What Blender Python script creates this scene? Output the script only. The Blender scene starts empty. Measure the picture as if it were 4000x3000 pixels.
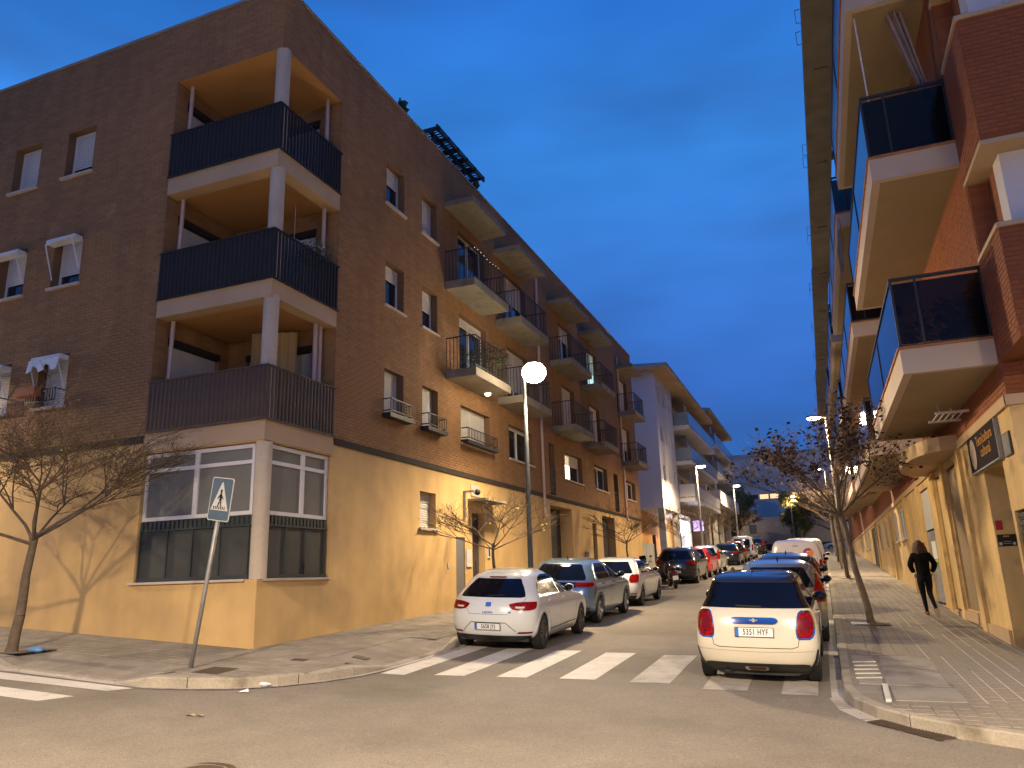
import bpy, bmesh, math, random
import numpy as np
from mathutils import Vector, Matrix
R = math.radians
random.seed(7)
SC = bpy.context.scene
COL = SC.collection
# ------------------------------------------------------------------ camera
cd = bpy.data.cameras.new("camera"); cam = bpy.data.objects.new("camera", cd); COL.objects.link(cam)
SC.camera = cam
cd.sensor_fit = 'HORIZONTAL'; cd.sensor_width = 36.0; cd.lens = 36.0 * 2969.8 / 4000.0
cd.clip_end = 2000.0; cd.clip_start = 0.05
_p, _r, _y = R(14.2935), R(-1.79098), R(-21.43032)
fw = Vector((math.sin(_y) * math.cos(_p), math.cos(_y) * math.cos(_p), math.sin(_p)))
rt = Vector((math.cos(_y), -math.sin(_y), 0)); up = rt.cross(fw)
rt2 = rt * math.cos(_r) + up * math.sin(_r); up2 = up * math.cos(_r) - rt * math.sin(_r)
cam.matrix_world = Matrix(((rt2.x, up2.x, -fw.x, 0), (rt2.y, up2.y, -fw.y, 0), (rt2.z, up2.z, -fw.z, 0), (0, 0, 0, 1)))
# ------------------------------------------------------------------ world (dusk sky)
W = bpy.data.worlds.new("World"); SC.world = W; W.use_nodes = True
nt = W.node_tree; nt.nodes.clear()
out = nt.nodes.new("ShaderNodeOutputWorld"); bg = nt.nodes.new("ShaderNodeBackground")
sky = nt.nodes.new("ShaderNodeTexSky"); sky.sky_type = 'NISHITA'; sky.sun_disc = False
sky.sun_elevation = R(1.0); sky.sun_rotation = R(160); sky.ozone_density = 6.0; sky.dust_density = 0.5
tc = nt.nodes.new("ShaderNodeTexCoord"); sep = nt.nodes.new("ShaderNodeSeparateXYZ")
nt.links.new(tc.outputs['Generated'], sep.inputs[0])
ramp = nt.nodes.new("ShaderNodeValToRGB")
nt.links.new(sep.outputs['Z'], ramp.inputs[0])
cr = ramp.color_ramp
cr.elements[0].position = 0.0; cr.elements[0].color = (0.030, 0.16, 0.55, 1)
cr.elements[1].position = 1.0; cr.elements[1].color = (0.010, 0.085, 0.40, 1)
for p_, c_ in ((0.12, (0.026, 0.155, 0.52, 1)), (0.22, (0.034, 0.125, 0.45, 1)), (0.34, (0.040, 0.170, 0.58, 1)), (0.50, (0.040, 0.225, 0.70, 1)), (0.68, (0.018, 0.13, 0.50, 1))):
    e_ = cr.elements.new(p_); e_.color = c_
mp = nt.nodes.new("ShaderNodeMapping"); mp.inputs['Scale'].default_value = (1.2, 1.2, 3.4)
nz = nt.nodes.new("ShaderNodeTexNoise"); nz.inputs['Scale'].default_value = 1.9; nz.inputs['Detail'].default_value = 3.0
nt.links.new(tc.outputs['Generated'], mp.inputs[0]); nt.links.new(mp.outputs[0], nz.inputs[0])
mr = nt.nodes.new("ShaderNodeMapRange"); mr.inputs[1].default_value = 0.3; mr.inputs[2].default_value = 0.7
mr.inputs[3].default_value = 0.76; mr.inputs[4].default_value = 1.26
nt.links.new(nz.outputs[0], mr.inputs[0])
vm = nt.nodes.new("ShaderNodeVectorMath"); vm.operation = 'SCALE'
nz2 = nt.nodes.new("ShaderNodeTexNoise"); nz2.inputs['Scale'].default_value = 1.5; nz2.inputs['Detail'].default_value = 5.0; mp2 = nt.nodes.new("ShaderNodeMapping"); mp2.inputs['Scale'].default_value = (1.0, 1.0, 4.5); mp2.inputs['Location'].default_value = (3.1, 1.7, .4)
nt.links.new(tc.outputs['Generated'], mp2.inputs[0]); nt.links.new(mp2.outputs[0], nz2.inputs[0])
mr2 = nt.nodes.new("ShaderNodeMapRange"); mr2.inputs[1].default_value = .46; mr2.inputs[2].default_value = .68; mr2.inputs[3].default_value = 0.; mr2.inputs[4].default_value = .6
nt.links.new(nz2.outputs[0], mr2.inputs[0])
mxs = nt.nodes.new("ShaderNodeMix"); mxs.data_type = 'RGBA'; nt.links.new(mr2.outputs[0], mxs.inputs[0]); nt.links.new(ramp.outputs[0], mxs.inputs[6]); mxs.inputs[7].default_value = (.042, .095, .30, 1)
nt.links.new(mxs.outputs[2], vm.inputs[0]); nt.links.new(mr.outputs[0], vm.inputs['Scale'])
sk = nt.nodes.new("ShaderNodeVectorMath"); sk.operation = 'SCALE'; sk.inputs['Scale'].default_value = 0.012
nt.links.new(sky.outputs[0], sk.inputs[0])
ad = nt.nodes.new("ShaderNodeVectorMath"); ad.operation = 'ADD'
nt.links.new(vm.outputs[0], ad.inputs[0]); nt.links.new(sk.outputs[0], ad.inputs[1])
nt.links.new(ad.outputs[0], bg.inputs[0]); bg.inputs[1].default_value = 1.04
nt.links.new(bg.outputs[0], out.inputs[0])
# ------------------------------------------------------------------ exposure
SC.view_settings.view_transform = 'Standard'; SC.view_settings.look = 'None'
SC.view_settings.exposure = 0.0; SC.view_settings.gamma = 1.0; SC.view_settings.use_curve_mapping = False
SC.render.engine = 'CYCLES'
SC.cycles.max_bounces = 6; SC.cycles.diffuse_bounces = 3; SC.cycles.glossy_bounces = 3; SC.cycles.transparent_max_bounces = 8
SC.cycles.sample_clamp_indirect = 4.0; SC.cycles.use_denoising = True
LAMP_W = 3800.0                      # near street lamps, watts of the light inside each luminaire
LAMP_COL = (1.0, 0.77, 0.47)
# ------------------------------------------------------------------ ground shape
def sm(t): t = min(1.0, max(0.0, t)); return t * t * (3 - 2 * t)
def G(x, y):
    if y < 10: gy = -1.572 + .02 * (y - 10)
    elif y < 30: gy = -1.5 + .036 * (y - 12)
    elif y < 95: gy = -.852 + .044 * (y - 30)
    else: gy = 2.008
    w = 1 - sm((y - 16) / 10.0)
    s = .033 * (-1 - min(x, 3))
    if x < -6: s += .032 * (-6 - x) * w
    return gy + s
# ------------------------------------------------------------------ materials
_M = {}
def mat(name, col=(.5, .5, .5), rough=.7, noise=None, bump=None, metal=0., coat=0., emit=None, spec=.5, trans=0., alpha=1., col2=None, stripe=None, ior=1.45, snap=None, sheen=0, streak=None):
    if name in _M: return _M[name]
    m = bpy.data.materials.new(name); m.use_nodes = True; _M[name] = m
    n = m.node_tree.nodes; l = m.node_tree.links; b = n['Principled BSDF']
    b.inputs['Base Color'].default_value = (*col, 1); b.inputs['Roughness'].default_value = rough
    b.inputs['Metallic'].default_value = metal; b.inputs['Specular IOR Level'].default_value = spec
    b.inputs['Coat Weight'].default_value = coat; b.inputs['Coat Roughness'].default_value = .04
    b.inputs['Transmission Weight'].default_value = trans; b.inputs['Alpha'].default_value = alpha; b.inputs['IOR'].default_value = ior
    if emit:
        b.inputs['Emission Color'].default_value = (*emit[0], 1); b.inputs['Emission Strength'].default_value = emit[1]
    t = n.new("ShaderNodeTexCoord"); vec = t.outputs['Object']
    if noise:
        last = None
        for k, (sc, amt, det) in enumerate(noise):
            tx = n.new("ShaderNodeTexNoise"); tx.inputs['Scale'].default_value = sc; tx.inputs['Detail'].default_value = det; l.new(vec, tx.inputs[0])
            r = n.new("ShaderNodeMapRange"); r.inputs[1].default_value = .25; r.inputs[2].default_value = .75
            r.inputs[3].default_value = 1 - amt; r.inputs[4].default_value = 1 + amt; l.new(tx.outputs[0], r.inputs[0])
            if last is None: last = r.outputs[0]
            else:
                q = n.new("ShaderNodeMath"); q.operation = 'MULTIPLY'; l.new(last, q.inputs[0]); l.new(r.outputs[0], q.inputs[1]); last = q.outputs[0]
        if snap:
            sn = n.new("ShaderNodeVectorMath"); sn.operation = 'SNAP'; sn.inputs[1].default_value = snap; l.new(vec, sn.inputs[0])
            wn = n.new("ShaderNodeTexWhiteNoise"); l.new(sn.outputs[0], wn.inputs[0])
            r = n.new("ShaderNodeMapRange"); r.inputs[3].default_value = .88; r.inputs[4].default_value = 1.1; l.new(wn.outputs[0], r.inputs[0])
            q = n.new("ShaderNodeMath"); q.operation = 'MULTIPLY'; l.new(last, q.inputs[0]); l.new(r.outputs[0], q.inputs[1]); last = q.outputs[0]
        if streak:
            mp_ = n.new("ShaderNodeMapping"); mp_.inputs['Scale'].default_value = (streak[0], streak[0], .16); l.new(vec, mp_.inputs[0]); tx = n.new("ShaderNodeTexNoise"); tx.inputs['Scale'].default_value = 2.2; tx.inputs['Detail'].default_value = 6; l.new(mp_.outputs[0], tx.inputs[0])
            r = n.new("ShaderNodeMapRange"); r.inputs[1].default_value = .42; r.inputs[2].default_value = .68; r.inputs[3].default_value = 1.03; r.inputs[4].default_value = 1 - streak[1]; l.new(tx.outputs[0], r.inputs[0])
            q = n.new("ShaderNodeMath"); q.operation = 'MULTIPLY'; l.new(last, q.inputs[0]); l.new(r.outputs[0], q.inputs[1]); last = q.outputs[0]
        base = n.new("ShaderNodeRGB"); base.outputs[0].default_value = (*col, 1); bo = base.outputs[0]
        if col2:
            tx = n.new("ShaderNodeTexNoise"); tx.inputs['Scale'].default_value = col2[1]; tx.inputs['Detail'].default_value = 6; l.new(vec, tx.inputs[0])
            r = n.new("ShaderNodeMapRange"); r.inputs[1].default_value = col2[2]; r.inputs[2].default_value = col2[3]; l.new(tx.outputs[0], r.inputs[0])
            mx = n.new("ShaderNodeMix"); mx.data_type = 'RGBA'; l.new(r.outputs[0], mx.inputs[0]); l.new(bo, mx.inputs[6]); mx.inputs[7].default_value = (*col2[0], 1); bo = mx.outputs[2]
        v = n.new("ShaderNodeVectorMath"); v.operation = 'SCALE'; l.new(bo, v.inputs[0]); l.new(last, v.inputs['Scale']); l.new(v.outputs[0], b.inputs['Base Color'])
    if bump:
        tx = n.new("ShaderNodeTexNoise"); tx.inputs['Scale'].default_value = bump[0]; tx.inputs['Detail'].default_value = 4; l.new(vec, tx.inputs[0])
        bp = n.new("ShaderNodeBump"); bp.inputs['Strength'].default_value = bump[1]; bp.inputs['Distance'].default_value = bump[2] if len(bump) > 2 else .01
        l.new(tx.outputs[0], bp.inputs['Height']); l.new(bp.outputs[0], b.inputs['Normal'])
    return m
M = dict(
 asphalt=mat('asphalt', (.190, .166, .138), .82, [(.35, .12, 3), (2.2, .09, 4), (24, .12, 3), (75, .38, 2)], (80, .8, .008), col2=((.135, .117, .094), .30, .48, .66), spec=.35),
 paint=mat('road_paint', (.52, .49, .45), .7, [(3, .08, 3), (60, .15, 2)], (90, .4, .004), col2=((.36, .335, .30), 5, .55, .75)),
 paint_old=mat('worn_road_paint', (.36, .335, .305), .7, [(3, .1, 3), (60, .2, 2)], (90, .4, .004), col2=((.25, .225, .19), 4, .45, .70)),
 kerb=mat('kerb_concrete', (.30, .265, .215), .85, [(1.5, .15, 4), (40, .15, 2)], (60, .5, .004), col2=((.16, .135, .10), 2.2, .52, .7)),
 gutter=mat('gutter_concrete', (.40, .37, .34), .8, [(1.2, .12, 4), (50, .1, 2)], (60, .4, .003), col2=((.24, .21, .18), 1.6, .5, .7)),
 paving=mat('paving_grey', (.225, .195, .160), .85, [(.8, .16, 4), (30, .12, 2)], (50, .5, .004), col2=((.165, .14, .112), 1.1, .5, .75), snap=(.2, .2, 50)),
 paver=mat('paver_tile', (.215, .187, .152), .82, [(.8, .18, 4), (45, .18, 2)], (45, .7, .006), col2=((.155, .13, .10), 1.3, .48, .75), snap=(.2, .2, 50)),
 joint=mat('pale_joint', (.50, .45, .36), .9, [(3, .2, 4)]),
 conc_patch=mat('concrete_patch', (.28, .25, .21), .85, [(1.5, .15, 4), (30, .1, 2)], (40, .4, .004), col2=((.19, .165, .13), 2.5, .5, .68)),
 ochre=mat('ochre_plaster', (.55, .36, .15), .9, [(.5, .13, 5), (2.5, .07, 5), (60, .07, 2)], (110, .5, .005), col2=((.44, .29, .135), .8, .5, .75), streak=(.8, .09)),
 ochre_r=mat('cream_ochre_plaster', (.62, .43, .19), .9, [(.7, .12, 5), (8, .06, 4)], (110, .3, .004), col2=((.34, .23, .12), 1.7, .56, .74), streak=(1.2, .15)),
 cream=mat('cream_render', (.46, .325, .20), .9, [(.9, .10, 5)], (100, .2, .003), col2=((.47, .31, .17), 2.3, .6, .75)),
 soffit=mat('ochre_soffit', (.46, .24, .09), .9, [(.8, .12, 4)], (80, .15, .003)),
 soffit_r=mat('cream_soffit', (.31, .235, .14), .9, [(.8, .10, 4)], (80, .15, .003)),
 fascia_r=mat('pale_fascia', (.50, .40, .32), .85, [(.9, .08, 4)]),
 conc=mat('grey_concrete', (.37, .35, .32), .85, [(1.1, .14, 5), (20, .06, 3)], (50, .3, .004), col2=((.20, .19, .15), 1.6, .5, .7)),
 moss=mat('mossy_concrete', (.22, .185, .14), .9, [(2, .15, 5)], (50, .4, .004), col2=((.13, .115, .08), 4, .50, .72)),
 mortar=mat('mortar', (.17, .095, .05), .95, [(1, .1, 4)], (60, .3, .003)),
 brick=mat('buff_brick', (.285, .150, .062), .85, [(.45, .12, 4), (40, .10, 2)], (80, .35, .003), snap=(.255, .255, .0701), col2=((.36, .23, .14), 1.6, .66, .78), streak=(1.3, .12)),
 brick_r=mat('red_brick', (.235, .074, .028), .85, [(.5, .14, 4), (40, .10, 2)], (80, .35, .003), snap=(.255, .255, .0701)),
 mortar_r=mat('red_mortar', (.20, .064, .024), .95, [(1, .1, 4)]),
 dark=mat('dark_band', (.030, .022, .017), .9, [(3, .2, 3)]),
 coping=mat('coping_stone', (.30, .24, .19), .85, [(2, .25, 4)], (50, .3, .003)),
 sill=mat('sill_stone', (.48, .40, .33), .8, [(3, .12, 4)]),
 column=mat('column_concrete', (.47, .395, .31), .75, [(1.2, .12, 4), (14, .06, 3)], (40, .2, .003)),
 post=mat('pale_pink_metal', (.50, .36, .31), .5, [(3, .05, 2)]),
 slat_brown=mat('brown_metal_slat', (.085, .055, .040), .65, [(2.5, .25, 4)]),
 slat_navy=mat('navy_metal_slat', (.017, .016, .018), .75, [(2.5, .2, 4)]),
 iron=mat('black_iron', (.022, .020, .020), .5),
 alu=mat('white_aluminium', (.66, .64, .62), .4, [(3, .04, 2)]),
 shutter=mat('roller_shutter', (.60, .56, .51), .55, [(2, .06, 3)]),
 glass=mat('window_glass', (.018, .024, .034), .04, spec=.9),
 glass_f=mat('frosted_glass', (.17, .165, .145), .3, [(1.2, .15, 3)], spec=.3),
 glass_lit=mat('lit_window', (.9, .8, .6), .5, emit=((1.0, .80, .55), 5.0)),
 glass_green=mat('cool_lit_window', (.6, .8, .8), .5, emit=((.55, .95, .90), 1.1)),
 rail_glass=mat('tinted_rail_glass', (.006, .006, .007), .10, spec=.25, alpha=.82),
 panel_dark=mat('dark_panel', (.050, .050, .044), .6, [(2, .2, 3)]),
 panel_bar=mat('dark_green_bar', (.040, .047, .044), .4),
 grey_door=mat('grey_metal_door', (.135, .13, .135), .45, [(2, .08, 3)]),
 dark_door=mat('dark_metal_door', (.050, .045, .045), .5, [(2, .1, 3)]),
 pole=mat('blue_grey_pole', (.060, .070, .085), .45, [(4, .12, 3)], metal=.2),
 pole_w=mat('pale_pole', (.36, .35, .33), .5, [(4, .12, 3)], metal=.2),
 galv=mat('galvanised_steel', (.30, .30, .29), .5, [(5, .2, 3)], metal=.5),
 bark=mat('bark', (.115, .085, .060), .95, [(9, .25, 4)], (40, .8, .01)),
 twig=mat('twig_bark', (.105, .070, .045), .95),
 leafd=mat('dead_leaf', (.045, .022, .015), .85),
 leafy=mat('yellow_leaf_and_lit_top', (.42, .30, .03), .8),  # leaf scraps, and the lamplit top of the end tree
 leafg=mat('green_leaf', (.060, .085, .028), .8, [(1.5, .35, 3)]),
 leafo=mat('olive_leaf', (.15, .135, .035), .8, [(1.5, .35, 3)]),
 white_wall=mat('white_render', (.56, .53, .54), .9, [(.4, .06, 4)], (60, .2, .003)),
 orange=mat('orange_render', (.50, .24, .07), .9, [(.5, .1, 4)]),
 far_wall=mat('far_render', (.55, .48, .45), .9, [(.1, .12, 4)]),
 metal_far=mat('grey_roof', (.20, .20, .22), .6),
 rubber=mat('tyre_rubber', (.016, .015, .014), .8, [(8, .2, 2)]),
 alloy=mat('alloy_rim', (.50, .49, .47), .35, metal=.8),
 alloy_d=mat('dark_rim', (.12, .11, .10), .45, metal=.5),
 plastic=mat('black_trim', (.018, .018, .018), .45),
 carglass=mat('car_glass', (.004, .005, .009), .05, spec=.55),
 chrome=mat('chrome', (.75, .75, .76), .08, metal=1.),
 red_lens=mat('red_lens', (.21, .004, .003), .22, [(26, .6, 2)], coat=.0, spec=.3),
 red_dark=mat('dark_red_lens', (.14, .003, .003), .25, coat=.2, spec=.4),
 clear_lens=mat('clear_lens', (.75, .60, .50), .12, coat=1.),
 amber=mat('amber_lens', (.6, .22, .02), .2, coat=1.),
 plate=mat('number_plate', (.72, .71, .70), .4),
 plate_blue=mat('plate_blue', (.02, .14, .50), .4),
 ink=mat('black_ink', (.012, .012, .012), .5),
 ink_grey=mat('grey_ink', (.32, .30, .32), .6),
 sign_blue=mat('sign_blue', (.080, .115, .150), .35, [(7, .1, 3)]),
 sign_white=mat('sign_white', (.50, .49, .45), .4, [(9, .08, 3)]),
 lampglow=mat('lamp_glow', (1, 1, 1), .5, emit=((1.0, .86, .62), 60.0)),
 lampfar=mat('far_lamp_glow', (1, 1, 1), .5, emit=((1.0, .88, .70), 40.0)),
 shop=mat('shop_glow', (1, 1, 1), .5, emit=((.86, .88, 1.0), 4.5)),
 shop2=mat('shop_teal', (.1, .5, .6), .5, emit=((.25, .75, .80), 1.2)),
 purple=mat('shop_purple', (.4, .25, .7), .5, emit=((.60, .42, 1.0), 1.4)),
 ribbon=mat('ribbon_window_glow', (1, .7, .4), .5, emit=((1.0, .60, .25), 1.3)),
 skin=mat('skin', (.45, .27, .19), .55), jacket=mat('black_jacket', (.004, .004, .005), .9, spec=.15, noise=[(10, .2, 3)]), trouser=mat('dark_trousers', (.006, .006, .012), .9, spec=.2),
 hair=mat('brown_hair', (.050, .024, .013), .55, [(30, .4, 3)], (80, .8, .01)), shoe=mat('rust_shoe', (.16, .055, .030), .6), sole=mat('pale_sole', (.5, .38, .28), .6),
 manhole=mat('iron_cover', (.060, .042, .030), .6, [(12, .2, 3)], (60, .6, .006)),
 fabric=mat('striped_awning_cloth', (.30, .22, .20), .9, [(4, .2, 3)]),
 paper=mat('white_paper', (.75, .75, .72), .7), plastic_blue=mat('blue_plastic_bag', (.10, .25, .50), .35), bottle=mat('clear_bottle', (.5, .55, .6), .1, spec=.8),
 bluish=mat('frosted_blue_panel', (.20, .24, .28), .2, spec=.7), red_sign=mat('red_plaque', (.40, .02, .02), .5), black_sign=mat('black_plaque', (.012, .011, .012), .4),
 gold=mat('orange_lettering', (.55, .26, .03), .5), clay=mat('terracotta', (.34, .12, .05), .8), cream_p=mat('cream_paper', (.62, .56, .36), .7), terracotta_r=mat('tile_edge', (.36, .15, .06), .8, [(4, .2, 3)]),
)
# ------------------------------------------------------------------ mesh helpers
_off = {}
class MB:
    def __init__(s): s.v = []; s.f = []; s.m = []; s.mi = 0
    def quad(s, a, b, c, d):
        k = len(s.v); s.v += [a, b, c, d]; s.f.append((k, k + 1, k + 2, k + 3)); s.m.append(s.mi)
    def poly(s, pts):
        k = len(s.v); s.v += list(pts); s.f.append(tuple(range(k, k + len(pts)))); s.m.append(s.mi)
    def box(s, x0, x1, y0, y1, z0, z1):
        s.hexa([(x0, y0, z0), (x1, y0, z0), (x1, y1, z0), (x0, y1, z0), (x0, y0, z1), (x1, y0, z1), (x1, y1, z1), (x0, y1, z1)])
    def hexa(s, p, back=True):
        k = len(s.v); s.v += p
        for f in ((0, 3, 2, 1), (4, 5, 6, 7), (0, 1, 5, 4), (1, 2, 6, 5), (2, 3, 7, 6), (3, 0, 4, 7)):
            s.f.append(tuple(k + i for i in f)); s.m.append(s.mi)
    def lbox(s, T, a0, a1, d0, d1, z0, z1):
        s.hexa([T(a0, d0, z0), T(a1, d0, z0), T(a1, d1, z0), T(a0, d1, z0), T(a0, d0, z1), T(a1, d0, z1), T(a1, d1, z1), T(a0, d1, z1)])
    def tube(s, p0, p1, r0, r1, n=6, cap=False):
        p0 = Vector(p0); p1 = Vector(p1); d = p1 - p0
        if d.length < 1e-6: return
        d.normalize(); a = d.orthogonal().normalized(); b = d.cross(a); k = len(s.v)
        for p, r in ((p0, r0), (p1, r1)):
            for i in range(n):
                t = 2 * math.pi * i / n; s.v.append(tuple(p + (a * math.cos(t) + b * math.sin(t)) * r))
        for i in range(n):
            j = (i + 1) % n; s.f.append((k + i, k + j, k + n + j, k + n + i)); s.m.append(s.mi)
        if cap:
            s.f.append(tuple(k + i for i in reversed(range(n)))); s.m.append(s.mi)
            s.f.append(tuple(k + n + i for i in range(n))); s.m.append(s.mi)
    def path(s, pts, r, n=6):
        for a, b in zip(pts[:-1], pts[1:]): s.tube(a, b, r, r, n, True)
    def lathe(s, c, prof, n=16, axis='z'):
        k = len(s.v); c = Vector(c)
        for r, h in prof:
            for i in range(n):
                t = 2 * math.pi * i / n; u, w = r * math.cos(t), r * math.sin(t)
                p = (u, w, h) if axis == 'z' else ((h, u, w) if axis == 'x' else (u, h, w))
                s.v.append(tuple(c + Vector(p)))
        for j in range(len(prof) - 1):
            for i in range(n):
                i2 = (i + 1) % n; s.f.append((k + j * n + i, k + j * n + i2, k + (j + 1) * n + i2, k + (j + 1) * n + i)); s.m.append(s.mi)
    def ball(s, c, rx, ry, rz, n=10, m=6):
        k = len(s.v)
        for j in range(m + 1):
            ph = math.pi * j / m
            for i in range(n):
                t = 2 * math.pi * i / n
                s.v.append((c[0] + rx * math.sin(ph) * math.cos(t), c[1] + ry * math.sin(ph) * math.sin(t), c[2] + rz * math.cos(ph)))
        for j in range(m):
            for i in range(n):
                i2 = (i + 1) % n; s.f.append((k + j * n + i, k + j * n + i2, k + (j + 1) * n + i2, k + (j + 1) * n + i)); s.m.append(s.mi)
    def mesh(s, name, mats, smooth=False):
        me = bpy.data.meshes.new(name); me.from_pydata(s.v, [], s.f); 
        for m in (mats if isinstance(mats, (list, tuple)) else [mats]): me.materials.append(m)
        if isinstance(mats, (list, tuple)): me.polygons.foreach_set('material_index', s.m)
        if smooth: me.polygons.foreach_set('use_smooth', [True] * len(me.polygons))
        me.update(); return me
    def build(s, name, mats, parent=None, smooth=False, local=False):
        return link(name, s.mesh(name, mats, smooth), parent, local)
def link(name, me, parent=None, local=False):
    o = bpy.data.objects.new(name, me); COL.objects.link(o)
    if parent is not None:
        o.parent = parent
        if not local and parent.name in _off:
            o.location = -_off[parent.name]
    if not local: _off[o.name] = Vector((0, 0, 0))
    return o
def tag(o, label=None, cat=None, group=None, kind=None):
    if label: o['label'] = label
    if cat: o['category'] = cat
    if group: o['group'] = group
    if kind: o['kind'] = kind
    return o
def thing(name, label, cat, loc=(0, 0, 0), rz=0, group=None, kind=None):
    o = bpy.data.objects.new(name, None); COL.objects.link(o); o.location = loc; o.rotation_euler = (0, 0, rz); o.empty_display_size = .2
    _off[o.name] = Vector(loc)
    return tag(o, label, cat, group, kind)
def text(body, size, mtl, parent, name='lettering', align='CENTER', ext=.001, sx=1.):
    cu = bpy.data.curves.new(name, 'FONT'); cu.body = body; cu.size = size; cu.align_x = align; cu.align_y = 'CENTER'; cu.extrude = ext; cu.resolution_u = 3; cu.space_character = 1.12
    cu.materials.append(mtl); o = bpy.data.objects.new(name, cu); COL.objects.link(o); cu.offset = .0012
    me = bpy.data.meshes.new_from_object(o.evaluated_get(bpy.context.evaluated_depsgraph_get())); bpy.data.objects.remove(o)
    o = bpy.data.objects.new(name, me); COL.objects.link(o); o.parent = parent; o.scale = (sx, 1, 1); return o
def patchgrid(rows, f, nx=8):
    """rows: [(v, a, b)]; f(u, v) -> point."""
    g = []
    for v, a, b in rows: g.append([f(a + (b - a) * i / nx, v) for i in range(nx + 1)])
    return g
def gridmb(mb, g):
    k = len(mb.v); n = len(g[0])
    for r in g: mb.v += r
    for j in range(len(g) - 1):
        for i in range(n - 1):
            mb.f.append((k + j * n + i, k + j * n + i + 1, k + (j + 1) * n + i + 1, k + (j + 1) * n + i)); mb.m.append(mb.mi)
# ------------------------------------------------------------------ ground, road
def terrain(name, xs, ys, dz, m):
    v = []; f = []
    for y in ys:
        for x in xs: v.append((x, y, G(x, y) + dz))
    n = len(xs)
    for j in range(len(ys) - 1):
        for i in range(n - 1): f.append((j * n + i, j * n + i + 1, (j + 1) * n + i + 1, (j + 1) * n + i))
    me = bpy.data.meshes.new(name); me.from_pydata(v, [], f); me.materials.append(m)
    o = bpy.data.objects.new(name, me); COL.objects.link(o); return o
xs = [-400, -150, -60] + [-40 + i for i in range(0, 28)] + [-12 + .5 * i for i in range(0, 31)] + [3, 3.5, 10, 40, 150, 400]
xs = sorted(set(xs))
ys = [-60, -20, -8] + [-4 + .5 * i for i in range(0, 108)] + [50 + 2.5 * i for i in range(0, 19)] + [100, 150, 300, 700, 1200]
ys = sorted(set(ys))
road = terrain('road', xs, ys, 0, M['asphalt']); tag(road, kind='structure')
XW, YW = -9.15, 10.95                  # faces of the brick corner block
# kerb lines
KL = [(-60, 8.28), (-20, 8.28), (-13, 8.28), (-11.5, 8.28), (-8.9, 8.26), (-8.55, 8.27), (-8.1, 8.42), (-7.6, 8.72), (-7.2, 9.15), (-6.92, 9.7), (-6.72, 10.3), (-6.62, 10.8), (-6.56, 13.4), (-6.86, 14.6), (-7.03, 20), (-7.05, 42), (-7.05, 95)]
WL = [(-60, YW), (-20, YW), (-13, YW), (-11.5, YW), (-10.2, YW), (-9.8, YW), (-9.5, YW), (-9.3, YW), (XW, YW), (XW, 11.1), (XW, 11.3), (XW, 11.6), (XW, 13.4), (XW, 14.6), (XW, 20), (XW, 42), (XW, 95)]
KR = [(30, 8.25), (8, 8.4), (3.5, 8.42), (2.2, 8.5), (1.49, 8.83), (1.0, 9.08), (.62, 9.4), (.33, 9.8), (.12, 10.3), (.03, 10.9), (.02, 12), (.02, 16), (.02, 20), (.05, 42), (.1, 95)]
WR = [(30, 12.9), (8, 12.9), (5, 12.9), (4, 12.9), (3.4, 12.9), (3.0, 12.9), (2.85, 12.9), (2.83, 12.95), (2.82, 13.1), (2.82, 13.3), (2.82, 14), (2.82, 16), (2.82, 20), (2.82, 42), (2.82, 95)]
def resample(K, Wl, step):
    a, b = [], []
    for i in range(len(K) - 1):
        L = math.dist(K[i], K[i + 1]); n = max(1, int(L / step))
        if K[i][1] > 45 or abs(K[i][0]) > 19 or abs(K[i + 1][0]) > 25: n = max(1, int(L / 3))
        for j in range(n):
            t = j / n; a.append((K[i][0] + (K[i + 1][0] - K[i][0]) * t, K[i][1] + (K[i + 1][1] - K[i][1]) * t)); b.append((Wl[i][0] + (Wl[i + 1][0] - Wl[i][0]) * t, Wl[i][1] + (Wl[i + 1][1] - Wl[i][1]) * t))
    a.append(K[-1]); b.append(Wl[-1]); return a, b
def rampL(x, y):       # dropped kerbs at the crossings
    d = 0.
    if x > -7.9: d = max(d, sm((y - 10.55) / .5) * (1 - sm((y - 13.1) / .5)) * (1 - sm((-6.6 - x) / 1.2)))
    if y < 9.6: d = max(d, sm((x + 11.9) / .5) * (1 - sm((x + 9.05) / .35)) * (1 - sm((y - 8.3) / 1.2)))
    return d
def rampR(x, y):
    return .0
KH = .13
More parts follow.
